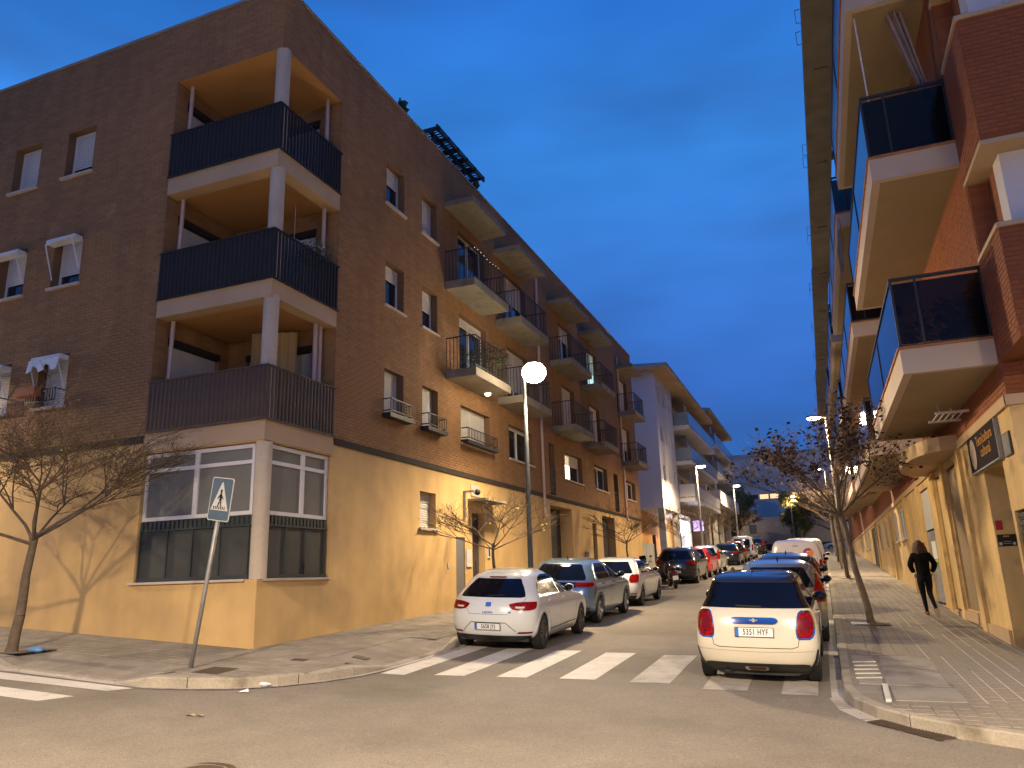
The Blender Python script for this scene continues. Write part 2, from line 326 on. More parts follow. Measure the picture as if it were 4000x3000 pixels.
def pave(name, K, Wl, ramp, kerbname, mkerb_limit, nu=9):
    a, b = resample(K, Wl, .3)
    v = []; f = []
    kw = .15
    for (x0, y0), (x1, y1) in zip(a, b):
        L = math.dist((x0, y0), (x1, y1)); t0 = kw / L
        for i in range(nu + 1):
            t = t0 + (1 - t0) * i / nu; x = x0 + (x1 - x0) * t; y = y0 + (y1 - y0) * t
            v.append((x, y, G(x, y) + KH * (1 - .85 * ramp(x, y))))
    n = nu + 1
    for j in range(len(a) - 1):
        for i in range(nu): f.append((j * n + i, j * n + i + 1, (j + 1) * n + i + 1, (j + 1) * n + i))
    me = bpy.data.meshes.new(name); me.from_pydata(v, [], f); me.materials.append(M['paving'])
    pv = bpy.data.objects.new(name, me); COL.objects.link(pv); tag(pv, kind='structure'); _off[pv.name] = Vector((0, 0, 0))
    # kerb stones, one object each where they are near
    far = MB(); i = 0
    while i < len(a) - 1:
        j = min(i + 3, len(a) - 1); p, q = a[i], a[j]; pb, qb = b[i], b[j]
        def inner(k, w, dz):
            L = math.dist(a[k], b[k]); x = a[k][0] + (b[k][0] - a[k][0]) * w / L; y = a[k][1] + (b[k][1] - a[k][1]) * w / L
            return x, y
        near = math.hypot(p[0], p[1]) < 27 and (p[1] < mkerb_limit)
        mb = MB() if near else far
        for k in range(i, j):
            g = .006 if k == i else 0.; g2 = .006 if k == j - 1 else 0.
            P = []
            for kk, gg in ((k, g), (k + 1, -g2)):
                ax, ay = a[kk]; dx, dy = a[min(kk + 1, len(a) - 1)][0] - a[max(kk - 1, 0)][0], a[min(kk + 1, len(a) - 1)][1] - a[max(kk - 1, 0)][1]
                l = math.hypot(dx, dy); ax += dx / l * gg; ay += dy / l * gg; ix, iy = inner(kk, kw - .004, 0); ix += dx / l * gg; iy += dy / l * gg
                h = KH * (1 - .85 * ramp(ax, ay)) + .004; z = G(ax, ay)
                P.append(((ax, ay, z - .1), (ax, ay, z + h - .02), (ax + (ix - ax) * .12, ay + (iy - ay) * .12, z + h), (ix, iy, G(ix, iy) + h), (ix, iy, z - .1)))
            for e in range(4): mb.quad(P[0][e], P[1][e], P[1][e + 1], P[0][e + 1])
            if k == i: mb.poly(P[0])
            if k == j - 1: mb.poly(P[1])
        if near: mb.build('kerb_stone', M['kerb'], pv)
        i = j
    o = far.build('kerb_run', M['kerb'], pv); tag(o, kind='stuff')
    return pv, a, b
pavL, aL, bL = pave('left_pavement', KL, WL, rampL, 'kerb', 24)
pavR, aR, bR = pave('right_pavement', KR, WR, rampR, 'kerb', 24)
# gutter strips in pale concrete
def gutter(name, a, w, y0, y1, par):
    mb = MB()
    P = [p for p in a if y0 <= p[1] <= y1 and -14 < p[0] < 6]
    for k in range(len(P) - 1):
        (x0, ya), (x1, yb) = P[k], P[k + 1]; dx, dy = x1 - x0, yb - ya; l = math.hypot(dx, dy); nx, ny = (dy / l, -dx / l) if w > 0 else (-dy / l, dx / l); ww = abs(w)
        mb.quad((x0, ya, G(x0, ya) + .005), (x1, yb, G(x1, yb) + .005), (x1 + nx * ww, yb + ny * ww, G(x1, yb) + .005), (x0 + nx * ww, ya + ny * ww, G(x0, ya) + .005))
    o = mb.build(name, M['gutter'], None); tag(o, kind='structure'); return o
gutter('gutter_strip_right', aR, -.2, 9.0, 60, None)
gutter('gutter_strip_left', aL, .11, 8.2, 40, None)
# pavement tiles (panot) on the right: individual tiles close by, the rest one mesh
def hR(x, y): return G(x, y) + KH
tile_me = None
def tiles(pv, x0, x1, y0, y1, s, skip, hz, lim, proj_near):
    cells = []
    ny = int((y1 - y0) / s); nx = int((x1 - x0) / s)
    for j in range(ny):
        for i in range(nx):
            x, y = x0 + (i + .5) * s, y0 + (j + .5) * s
            if skip(x, y): continue
            cells.append((math.hypot(x, y), x, y))
    cells.sort()
    mb = MB(); h = s / 2 - .004; hh = .009
    proto = MB(); b_ = .007
    proto.hexa([(-h, -h, 0), (h, -h, 0), (h, h, 0), (-h, h, 0), (-h + b_, -h + b_, hh), (h - b_, -h + b_, hh), (h - b_, h - b_, hh), (-h + b_, h - b_, hh)])
    me = proto.mesh('paver', M['paver'])
    for k, (_, x, y) in enumerate(cells):
        z = hz(x, y) + random.uniform(-.001, .002); sx = (hz(x + .1, y) - hz(x - .1, y)) / .2; sy = (hz(x, y + .1) - hz(x, y - .1)) / .2
        if k < lim:
            o = bpy.data.objects.new('paver', me); COL.objects.link(o); o.parent = pv; o.location = (x, y, z); o.rotation_euler = (math.atan(sy), -math.atan(sx), 0)
        else:
            q = [(x - h, y - h, z - (sx + sy) * h), (x + h, y - h, z + (sx - sy) * h), (x + h, y + h, z + (sx + sy) * h), (x - h, y + h, z + (-sx + sy) * h)]
            t = [(x + (px - x) * .93, y + (py - y) * .93, pz + hh) for px, py, pz in q]
            kk = len(mb.v); mb.v += q + t
            for f in ((4, 5, 6, 7), (0, 1, 5, 4), (1, 2, 6, 5), (2, 3, 7, 6), (3, 0, 4, 7)): mb.f.append(tuple(kk + c for c in f)); mb.m.append(0)
    o = mb.build('paver_field', M['paver'], pv); tag(o, kind='stuff')
def skipR(x, y):
    if x < .55 and y < 13.9 and y > 9: return True
    if x + y < 10.3: return True
    if .5 < x < 1.28 and 10.05 < y < 14.0: return True
    if .3 < x < 1.25 and 17.9 < y < 18.9: return True
    if y > 12.85 and x > 2.75: return True
    return x < .2 or y < 9.05 + max(0, 1.2 - x) * .9
tiles(pavR, .08, 2.88, 8.9, 36, .2, skipR, hR, 300, None)
# pale mortar lines between the rows
mb = MB()
for i in range(1, 14):
    x = .08 + .2 * i
    if x < 1.2: continue
    y = 9.6 + random.uniform(0, 1)
    while y < 34:
        L = random.uniform(1.5, 5); yy = min(34, y + L); k = 0
        if random.random() < .8:
            ya = y
            while ya < yy - .01:
                yb = min(yy, ya + .5)
                mb.quad((x - .007, ya, hR(x, ya) + .010), (x + .007, ya, hR(x, ya) + .010), (x + .007, yb, hR(x, yb) + .010), (x - .007, yb, hR(x, yb) + .010)); ya = yb
        y = yy + random.uniform(0, .3)
o = mb.build('pale_joint_lines', M['joint'], pavR); tag(o, kind='stuff')
def skipL(x, y):
    if rampL(x, y) > .02: return True
    k = [p for p in KL]
    if x > -6.85 or y < 8.6: return True
    if math.hypot(x + 8.6, y - 10.4) > 1.75 and x > -8.6 and y < 10.4: return True
    if x < -9.2 and y > YW - .03: return True
    if x < XW + .02 and y > YW - .03: return True
    return False
def hL(x, y): return G(x, y) + KH * (1 - .85 * rampL(x, y))
tiles(pavL, -16, -6.8, 8.5, 22, .2, skipL, hL, 0, None)
# concrete patches on the right pavement
def slab(name, pts, par, m, dz=.012, th=.012, h=hR):
    mb = MB(); b = [(x, y, h(x, y) + dz - th) for x, y in pts]; t = [(x, y, h(x, y) + dz) for x, y in pts]
    mb.poly(t); n = len(pts)
    for i in range(n): mb.quad(b[i], b[(i + 1) % n], t[(i + 1) % n], t[i])
    return mb.build(name, m, par)
slab('concrete_patch', [(.53, 11.2), (1.25, 11.3), (1.27, 13.2), (1.2, 13.95), (.6, 13.75)], pavR, M['conc_patch'], .006)
slab('concrete_patch', [(.56, 10.2), (1.52, 10.35), (1.5, 11.2), (.56, 11.1)], pavR, M['conc_patch'], .009)
slab('concrete_patch', [(.22, 11.2), (.5, 11.2), (.5, 13.75), (.2, 13.75)], pavR, M['conc_patch'], .006)
mb = MB()
for yy in (11.55, 11.9, 12.25, 12.6, 12.95): mb.hexa([(.2, yy, hR(.2, yy) + .004), (.2, yy + .05, hR(.2, yy) + .004), (.52, yy + .19, hR(.5, yy) + .004), (.52, yy + .14, hR(.5, yy) + .004), (.2, yy, hR(.2, yy) + .022), (.2, yy + .05, hR(.2, yy) + .022), (.52, yy + .19, hR(.5, yy) + .022), (.52, yy + .14, hR(.5, yy) + .022)])
tag(mb.build('ramp_ribs', M['joint'], pavR), kind='stuff')
o = slab('marker_block', [(.45, 10.1), (.51, 10.1), (.54, 11.1), (.48, 11.1)], None, M['sign_white'], .035, .04); tag(o, 'short white block set along the edge of the right pavement corner', 'marker')
# road markings
mk = []
def stripe(name, pts, m, n=8):
    mb = MB(); g = []
    (a0, b0), (a1, b1), (a2, b2), (a3, b3) = pts       # near-left, near-right, far-right, far-left
    for j in range(n + 1):
        t = j / n; row = []
        for i in range(4):
            s = i / 3; x = (a0 * (1 - s) + a1 * s) * (1 - t) + (a3 * (1 - s) + a2 * s) * t; y = (b0 * (1 - s) + b1 * s) * (1 - t) + (b3 * (1 - s) + b2 * s) * t
            row.append((x, y, G(x, y) + .004))
        g.append(row)
    gridmb(mb, g); o = mb.build(name, m, None); tag(o, kind='structure'); return o
for k, (x0, x1, y0, m) in enumerate([(-6.49, -6.1, 10.65, 'paint'), (-5.67, -5.2, 10.86, 'paint'), (-4.71, -4.26, 11.0, 'paint'), (-3.78, -3.26, 11.14, 'paint'), (-2.75, -2.2, 11.15, 'paint_old'), (-1.72, -1.15, 10.95, 'paint_old'), (-.72, -.28, 10.9, 'paint_old')]):
    stripe('zebra_stripe', [(x0, y0), (x1, y0 + .06), (x1 - .02, 13.95), (x0 - .02, 13.85)], M[m])
stripe('zebra_stripe', [(-10.77, 7.74), (-8.84, 7.81), (-8.7, 8.1), (-11.26, 8.09)], M['paint'])
stripe('zebra_stripe', [(-16, 7.74), (-10.77, 7.74), (-11.26, 8.09), (-16, 8.07)], M['paint'])
stripe('zebra_stripe', [(-16, 6.95), (-9.03, 6.98), (-8.9, 7.38), (-16, 7.39)], M['paint'])
# ------------------------------------------------------------------ facade helpers
def TC(a, d, z): return (a, YW + d, z)                 # faces the side street (towards -y)
def TL(a, d, z): return (XW - d, a, z)                 # faces the main street (towards +x)
XR = 2.8
def TR(a, d, z): return (XR + d, a, z)                 # right-hand row, faces -x
def TRC(Y0): return lambda a, d, z: (a, Y0 + d, z)
def wall(mb, T, a0, a1, z0, z1, ops, depth=.25):
    As = sorted({a0, a1} | {v for o in ops for v in o[:2] if a0 < v < a1}); Zs = sorted({z0, z1} | {v for o in ops for v in o[2:4] if z0 < v < z1})
    for i in range(len(As) - 1):
        for j in range(len(Zs) - 1):
            ca, cz = (As[i] + As[i + 1]) / 2, (Zs[j] + Zs[j + 1]) / 2
            if any(o[0] < ca < o[1] and o[2] < cz < o[3] for o in ops): continue
            mb.quad(T(As[i], 0, Zs[j]), T(As[i + 1], 0, Zs[j]), T(As[i + 1], 0, Zs[j + 1]), T(As[i], 0, Zs[j + 1]))
    for o in ops:
        b0, b1, c0, c1 = o[:4]; d = o[4] if len(o) > 4 else depth
        mb.quad(T(b0, 0, c0), T(b0, d, c0), T(b0, d, c1), T(b0, 0, c1)); mb.quad(T(b1, 0, c0), T(b1, d, c0), T(b1, d, c1), T(b1, 0, c1))
        mb.quad(T(b0, 0, c1), T(b0, d, c1), T(b1, d, c1), T(b1, 0, c1)); mb.quad(T(b0, 0, c0), T(b0, d, c0), T(b1, d, c0), T(b1, 0, c0))
BL, BH = .2537, .0695
def bricks(T, a0, a1, z0, z1, ops, parent, m, single=0, prefer=None, proud=.007):
    """running bond of real bricks; SINGLE of them as objects of their own, the rest one mesh"""
    full = []; mb = MB(); row = 0; z = z0; g = .0045; ed = .0025
    while z < z1 - .03:
        zt = min(z + BH, z1); zc = (z + zt) / 2
        iv = [(a0, a1)]
        for o in ops:
            if o[2] - .0 < zc < o[3] + .0:
                nv = []
                for s, e in iv:
                    if o[1] <= s or o[0] >= e: nv.append((s, e)); continue
                    if o[0] > s: nv.append((s, o[0]))
                    if o[1] < e: nv.append((o[1], e))
                iv = nv
        for s, e in iv:
            a = math.floor(s / BL) * BL - (BL / 2 if row % 2 else 0)
            while a < e:
                b0, b1 = max(a, s) + g, min(a + BL, e) - g
                if b1 - b0 > .03:
                    pr = proud + random.uniform(-.0015, .0015)
                    if b1 - b0 > BL - .012 and zt - z > BH - .001: full.append((b0, b1, z, zt, pr))
                    else: brick1(mb, T, b0, b1, z + g, zt - g, pr)
                a += BL
        z += BH; row += 1
    if single:
        full.sort(key=prefer); me = None
        for (b0, b1, zz, zt, pr) in full[:single]:
            if me is None:
                p = MB(); o_ = Vector(T(0, 0, 0)); brick1(p, lambda a, d, z: tuple(Vector(T(a, d, z)) - o_), -BL / 2 + g, BL / 2 - g, -BH / 2 + g, BH / 2 - g, proud); me = p.mesh('brick', m)
            o = bpy.data.objects.new('brick', me); COL.objects.link(o); o.parent = parent; o.location = Vector(T((b0 + b1) / 2, proud - pr, (zz + zt) / 2)) - _off[parent.name]
        full = full[single:]
    for (b0, b1, zz, zt, pr) in full: brick1(mb, T, b0, b1, zz + g, zt - g, pr)
    o = mb.build('brickwork', m, parent); tag(o, kind='stuff'); return o
def brick1(mb, T, a0, a1, z0, z1, pr):
    k = len(mb.v); mb.v += [T(a0, 0, z0), T(a1, 0, z0), T(a1, 0, z1), T(a0, 0, z1), T(a0 + .002, -pr, z0 + .002), T(a1 - .002, -pr, z0 + .002), T(a1 - .002, -pr, z1 - .002), T(a0 + .002, -pr, z1 - .002)]
    for f in ((4, 5, 6, 7), (0, 1, 5, 4), (1, 2, 6, 5), (2, 3, 7, 6), (3, 0, 4, 7)): mb.f.append(tuple(k + c for c in f)); mb.m.append(mb.mi)
def window(par, T, a0, a1, z0, z1, depth=.24, shut=1., leaves=1, sill=True, glass='glass', shutterside=None, fr=.05):
    mb = MB(); d0, d1 = depth - .05, depth + .01
    mb.lbox(T, a0, a0 + fr, d0, d1, z0, z1); mb.lbox(T, a1 - fr, a1, d0, d1, z0, z1)
    mb.lbox(T, a0 + fr, a1 - fr, d0, d1, z1 - fr, z1); mb.lbox(T, a0 + fr, a1 - fr, d0, d1, z0, z0 + fr)
    for i in range(1, leaves):
        c = a0 + (a1 - a0) * i / leaves; mb.lbox(T, c - fr * .8, c + fr * .8, d0 - .01, d1, z0 + fr, z1 - fr)
    w = mb.build('window', M['alu'], par)
    for i in range(leaves):
        p = MB(); l = a0 + (a1 - a0) * i / leaves + fr * .9; r = a0 + (a1 - a0) * (i + 1) / leaves - fr * .9
        p.lbox(T, l, r, depth - .02, depth - .005, z0 + fr, z1 - fr); p.build('pane', M[glass] if not isinstance(glass, (list, tuple)) else M[glass[i]], w)
    if shut > 0:
        s = MB(); zb = z1 - (z1 - z0) * shut; n = max(2, int((z1 - zb) / .052)); hh = (z1 - zb) / n
        for k in range(n):
            za = zb + k * hh; zt = za + hh - .007
            lo, hi = (a0 + fr, a1 - fr) if shutterside is None else ((a0 + (a1 - a0) * shutterside[0] + fr * .5), (a0 + (a1 - a0) * shutterside[1] - fr * .5))
            s.quad(T(lo, d0 - .012, za), T(hi, d0 - .012, za), T(hi, d0 - .022, (za + zt) / 2), T(lo, d0 - .022, (za + zt) / 2))
            s.quad(T(lo, d0 - .022, (za + zt) / 2), T(hi, d0 - .022, (za + zt) / 2), T(hi, d0 - .012, zt), T(lo, d0 - .012, zt))
            s.quad(T(lo, d0 - .012, zt), T(hi, d0 - .012, zt), T(hi, d0 - .004, zt + .007), T(lo, d0 - .004, zt + .007))
        s.build('shutter', M['shutter'], w)
    if sill:
        s = MB(); s.lbox(T, a0 - .06, a1 + .06, -.07, depth - .05, z0 - .06, z0 + .002); s.build('sill', M['sill'], par)
    return w
# ------------------------------------------------------------------ brick corner block (left)
ROOF = 12.3
A = thing('brick_apartment_building', 'four storey buff brick corner apartment block with ochre ground floor and corner balconies', 'apartment building', (XW, YW, G(XW, YW) + KH))
zr = [(9.24, 10.42), (6.52, 7.68), (3.79, 4.94)]
opsC = []
for a0, a1 in ((-17.02, -16.14), (-15.25, -14.38), (-22.5, -21.6), (-20.7, -19.8)):
    for z0, z1 in zr: opsC.append((a0, a1, z0, z1))
opsLw = []
for a0, a1 in ((15.06, 15.95), (16.93, 17.8)):
    for z0, z1 in zr: opsLw.append((a0, a1, z0, z1))
# doors behind street balconies
BAY = [(18.3, 20.85, 19.2, 21.15), (22.0, 24.65, 22.9, 24.9), (27.45, 30.25, 28.8, 30.5), (31.9, 34.2, 32.9, 34.6), (38.35, 40.7, 39.1, 40.7)]
bays = []
for b0, b1, d0, d1 in BAY:
    for z0, z1 in ((8.3, 10.3), (5.66, 7.62)): opsLw.append((d0, d1, z0, z1)); bays.append((b0, b1, d0, d1, z0, z1))
opsLw += [(19.22, 21.3, 3.76, 4.88), (22.88, 25.15, 3.79, 4.95), (26.87, 27.55, 2.96, 4.9, .3), (28.8, 31.2, 3.73, 4.85), (33.1, 35.35, 3.77, 4.85), (36.55, 37.4, 2.98, 4.84, .3), (39.05, 41.2, 3.8, 4.75)]
LOG = [(-12.0, XW, 2.94, 5.3), (-12.0, XW, 5.68, 8.05), (-12.0, XW, 8.45, 10.85)]
opsC2 = opsC + [(-12.0, XW, 2.9, 10.85)]
opsL2 = opsLw + [(YW, 13.05, 2.9, 10.85)]
ENDY, ENDX = 42.2, -26.0
def wallpart(name, T, a0, a1, z0, z1, ops, m, depth=.25):
    mb = MB(); real = [o for o in ops if not (o[1] - o[0] > 2 and o[3] - o[2] > 5)]; big = [o for o in ops if o not in real]
    As = None
    wall(mb, T, a0, a1, z0, z1, [(*o[:4], (o[4] if len(o) > 4 else depth)) for o in real] + [(*o[:4], .001) for o in big], depth)
    return mb.build(name, m, A)
wallpart('upper_wall', TC, ENDX, XW, 2.86, ROOF, opsC2, M['mortar'])
wallpart('upper_wall', TL, YW, ENDY, 2.86, ROOF, opsL2, M['mortar'])
bricks(TC, -18.6, XW, 2.9, ROOF - .02, opsC2, A, M['brick'], 150, lambda b: abs(b[0] + 13) + abs(b[2] - 4.2) * .8)
bricks(TL, YW, 31.5, 2.9, ROOF - .02, opsL2, A, M['brick'], 150, lambda b: abs(b[0] - 14.2) + abs(b[2] - 4.0) * .9)
bricks(TL, 31.5, ENDY, 2.9, 5.8, opsL2, A, M['brick'])
# ground floor
GY = 0.11; GT = 2.54
opsG = [(-12.0, XW, GY, GT)]
GM = [(YW, 12.95 + .1, GY, GT), (16.8, 17.66, 1.27, 2.17), (18.82, 19.38, -.9, 1.12, .06), (19.88, 20.75, -.9, 1.85, .35), (26.75, 29.4, -.7, 2.57, .55), (32.3, 32.95, -.6, 2.2, .2), (33.95, 36.2, -.6, 2.62, .4)]
mb = MB(); wall(mb, TC, ENDX, XW, -2, 2.86, [(*opsG[0], .001)]); mb.build('ground_wall', M['ochre'], A)
mb = MB(); wall(mb, TL, YW, ENDY, -2, 2.86, [(*GM[0], .001)] + GM[1:], .22); mb.build('ground_wall', M['ochre'], A)
# inside of the ground floor corner window (reveals and back)
mb = MB()
mb.quad(TC(-12, 0, GY), TC(-12, .35, GY), TC(-12, .35, GT), TC(-12, 0, GT)); mb.quad(TC(-12, 0, GT), TC(XW, 0, GT), TC(XW, 3, GT), TC(-12, 3, GT)); mb.quad(TC(-12, 0, GY), TC(XW, 0, GY), TC(XW, 3, GY), TC(-12, 3, GY))
mb.quad(TL(13.05, 0, GY), TL(13.05, .35, GY), TL(13.05, .35, GT), TL(13.05, 0, GT)); mb.build('window_reveal', M['ochre'], A)
# dark band and roof edge
mb = MB(); mb.lbox(TC, ENDX, -12.06, -.03, .02, 2.76, 2.9); mb.build('band_course', M['dark'], A)
mb = MB(); mb.lbox(TL, 13.1, ENDY, -.03, .02, 2.78, 2.92); mb.build('band_course', M['dark'], A)
mb = MB(); mb.lbox(TC, ENDX, XW + .03, -.03, .3, ROOF, ROOF + .06); mb.build('roof_coping', M['coping'], A)
mb = MB(); mb.lbox(TL, YW + .3, ENDY, -.03, .3, ROOF + .001, ROOF + .061); mb.build('roof_coping', M['coping'], A)
mb = MB(); mb.quad((ENDX, YW + .3, ROOF - .3), (XW - .3, YW + .3, ROOF - .3), (XW - .3, ENDY, ROOF - .3), (ENDX, ENDY, ROOF - .3)); mb.quad((ENDX, ENDY, -2), (XW, ENDY, -2), (XW, ENDY, ROOF), (ENDX, ENDY, ROOF)); mb.quad((ENDX, YW, -2), (ENDX, ENDY, -2), (ENDX, ENDY, ROOF), (ENDX, YW, ROOF)); mb.build('roof', M['conc'], A)
for i, (a0, a1, z0, z1) in enumerate(opsC):
    window(A, TC, a0, a1, z0, z1, shut={3: .78, 4: .72, 1: .66}.get(i, 1.0))
for i, (a0, a1, z0, z1) in enumerate(opsLw[:6]):
    window(A, TL, a0, a1, z0, z1, shut=[.42, .33, .97, .93, .50, .97][i] if i < 3 or True else 1)
for i, (b0, b1, d0, d1, z0, z1) in enumerate(bays):
    window(A, TL, d0, d1, z0, z1, depth=.22, shut=[.0, .15, .45, .7, .3, .9, .5, .8, 1, .6][i], leaves=2, sill=False, glass='glass_green' if (i == 6) else 'glass')
for i, o_ in enumerate(opsLw[16:]):
    a0, a1, z0, z1 = o_[:4]
    if a1 - a0 < 1:
        mb = MB(); mb.lbox(TL, a0, a1, .26, .3, z0, z1); dd = mb.build('stair_window', M['panel_dark'], A)
        r = MB()
        for zz in np.arange(z0 + .12, z0 + .95, .09): r.lbox(TL, a0 + .02, a1 - .02, .02, .04, zz, zz + .02)
        r.lbox(TL, a0, a0 + .03, .01, .05, z0, z0 + 1); r.lbox(TL, a1 - .03, a1, .01, .05, z0, z0 + 1); r.build('grille', M['iron'], dd)
    else:
        lit = i == 3
        window(A, TL, a0, a1, z0, z1, leaves=2, shut={0: .98, 1: .12, 3: .42, 4: .1, 6: .1}.get(i, .2), glass=['glass_lit', 'glass'] if lit else 'glass', shutterside=None)
window(A, TL, 16.8, 17.66, 1.27, 2.17, shut=.97)
# window grilles (flower guards)
def guard(a0, a1, z, T):
    mb = MB(); d = -.22; mb.lbox(T, a0 - .05, a1 + .1, d, d + .02, z + .30, z + .325); mb.lbox(T, a0 - .05, a1 + .1, d, d + .02, z + .02, z + .045)
    mb.lbox(T, a0 - .05, a0 - .03, d, 0, z + .30, z + .325); mb.lbox(T, a1 + .08, a1 + .1, d, 0, z + .30, z + .325); mb.lbox(T, a0 - .05, a0 - .03, d, 0, z + .02, z + .045); mb.lbox(T, a1 + .08, a1 + .1, d, 0, z + .02, z + .045)
    n = max(5, int((a1 - a0) / .1))
    for i in range(n + 1):
        a = a0 - .05 + (a1 - a0 + .13) * i / n; mb.lbox(T, a, a + .014, d, d + .014, z + .03, z + .31)
    mb.lbox(T, a0 - .1, a1 + .14, -.24, .02, z - .13, z - .03)
    mb.build('window_guard', M['iron'], A)
guard(15.06, 15.95, 3.84, TL); guard(16.93, 17.8, 3.84, TL); guard(19.3, 21.3, 3.86, TL)
# small window awnings, crumpled, and the balcony planter at side-street windows
def awning(a0, a1, z1, cloth):
    t = thing('window_awning', 'folded ' + ('crumpled white cloth' if cloth else 'bare arm') + ' window awning on the side street wall', 'awning', TC((a0 + a1) / 2, 0, z1 - .1))
    mb = MB(); mb.path([TC(a0 + .05, -.02, z1 - .95), TC(a0 + .03, -.25, z1 - .2), TC(a1 - .05, -.25, z1 - .12), TC(a1 - .02, -.02, z1 - .8)], .014, 5); mb.build('arm', M['alu'], t)
    m2 = MB(); m2.lbox(TC, a0, a1, -.22, -.02, z1 - .16, z1 - .06); m2.build('roller', M['alu'], t)
    if cloth:
        m3 = MB(); g = []
        for j in range(5):
            g.append([TC(a0 + (a1 - a0) * i / 16, -.26 - .03 * math.sin(i * 1.9) - .01 * j, z1 - .14 - .055 * j * (1 + .35 * math.sin(i * .9 + 1))) for i in range(17)])
        gridmb(m3, g); m3.build('cloth', M['paper'], t)
    return t
for k, (a0, a1, z1, c) in enumerate([(-17.0, -16.16, 7.64, 0), (-15.25, -14.38, 7.66, 0), (-17.0, -16.16, 4.9, 1), (-15.25, -14.38, 4.92, 1)]):
    t = awning(a0, a1, z1, c); t['group'] = 'awnings on the side street windows'
    t['label'] = ['bare white awning arms at the outer window one floor below the top', 'bare white awning arms at the window nearer the balconies one floor below top', 'crumpled white awning cloth at the lower outer window by the photo edge', 'crumpled white awning cloth above the window box, lower window near the balconies'][k]
t = thing('window_box', 'long terracotta planter hung on the lowest side street window rail', 'planter', TC(-14.95, -.25, 4.0))
m_ = MB(); m_.lbox(TC, -15.32, -14.75, -.42, -.26, 3.97, 4.15); m_.build('trough', M['clay'], t)
m_ = MB(); m_.lbox(TC, -15.28, -14.79, -.41, -.27, 4.12, 4.155); m_.build('soil', M['bark'], t)
for k, (a0, a1) in enumerate([(-15.25, -14.38), (-17.02, -16.14)]):
    m_ = MB(); m_.lbox(TC, a0, a1, -.24, -.22, 4.1, 4.13); m_.lbox(TC, a0, a1, -.24, -.22, 3.85, 3.875)
    for i in range(12): a = a0 + (a1 - a0) * i / 11; m_.lbox(TC, a, a + .014, -.237, -.223, 3.87, 4.11)
    m_.lbox(TC, a0, a0 + .02, -.24, 0, 4.1, 4.12); m_.lbox(TC, a1 - .02, a1, -.24, 0, 4.1, 4.12); m_.build('window_guard', M['iron'], A)
# loggias: slabs, soffits, inner walls, posts, slatted balustrades
slz = [(2.56, 2.94), (5.32, 5.68), (8.07, 8.45)]
for k, (z0, z1) in enumerate(slz):
    mb = MB(); mb.box(-12.0 + .002, XW + .02, YW - .02, YW + .28, z0, z1); mb.box(XW - .28, XW + .02, YW + .28, 13.05 - .002, z0, z1); mb.build('slab_edge', M['cream'], A)
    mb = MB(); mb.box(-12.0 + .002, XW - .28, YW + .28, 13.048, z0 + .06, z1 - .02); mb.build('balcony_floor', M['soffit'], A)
    mb = MB(); mb.lbox(TC, -12.02, XW + .05, -.05, .1, z1 + .001, z1 + .03); mb.lbox(TL, YW + .1, 13.06, -.05, .1, z1 + .001, z1 + .03); mb.build('slab_drip', M['coping'], A)
mb = MB(); mb.quad((-12, YW, 10.85), (XW, YW, 10.85), (XW, 13.05, 10.85), (-12, 13.05, 10.85)); mb.build('ceiling', M['soffit'], A)
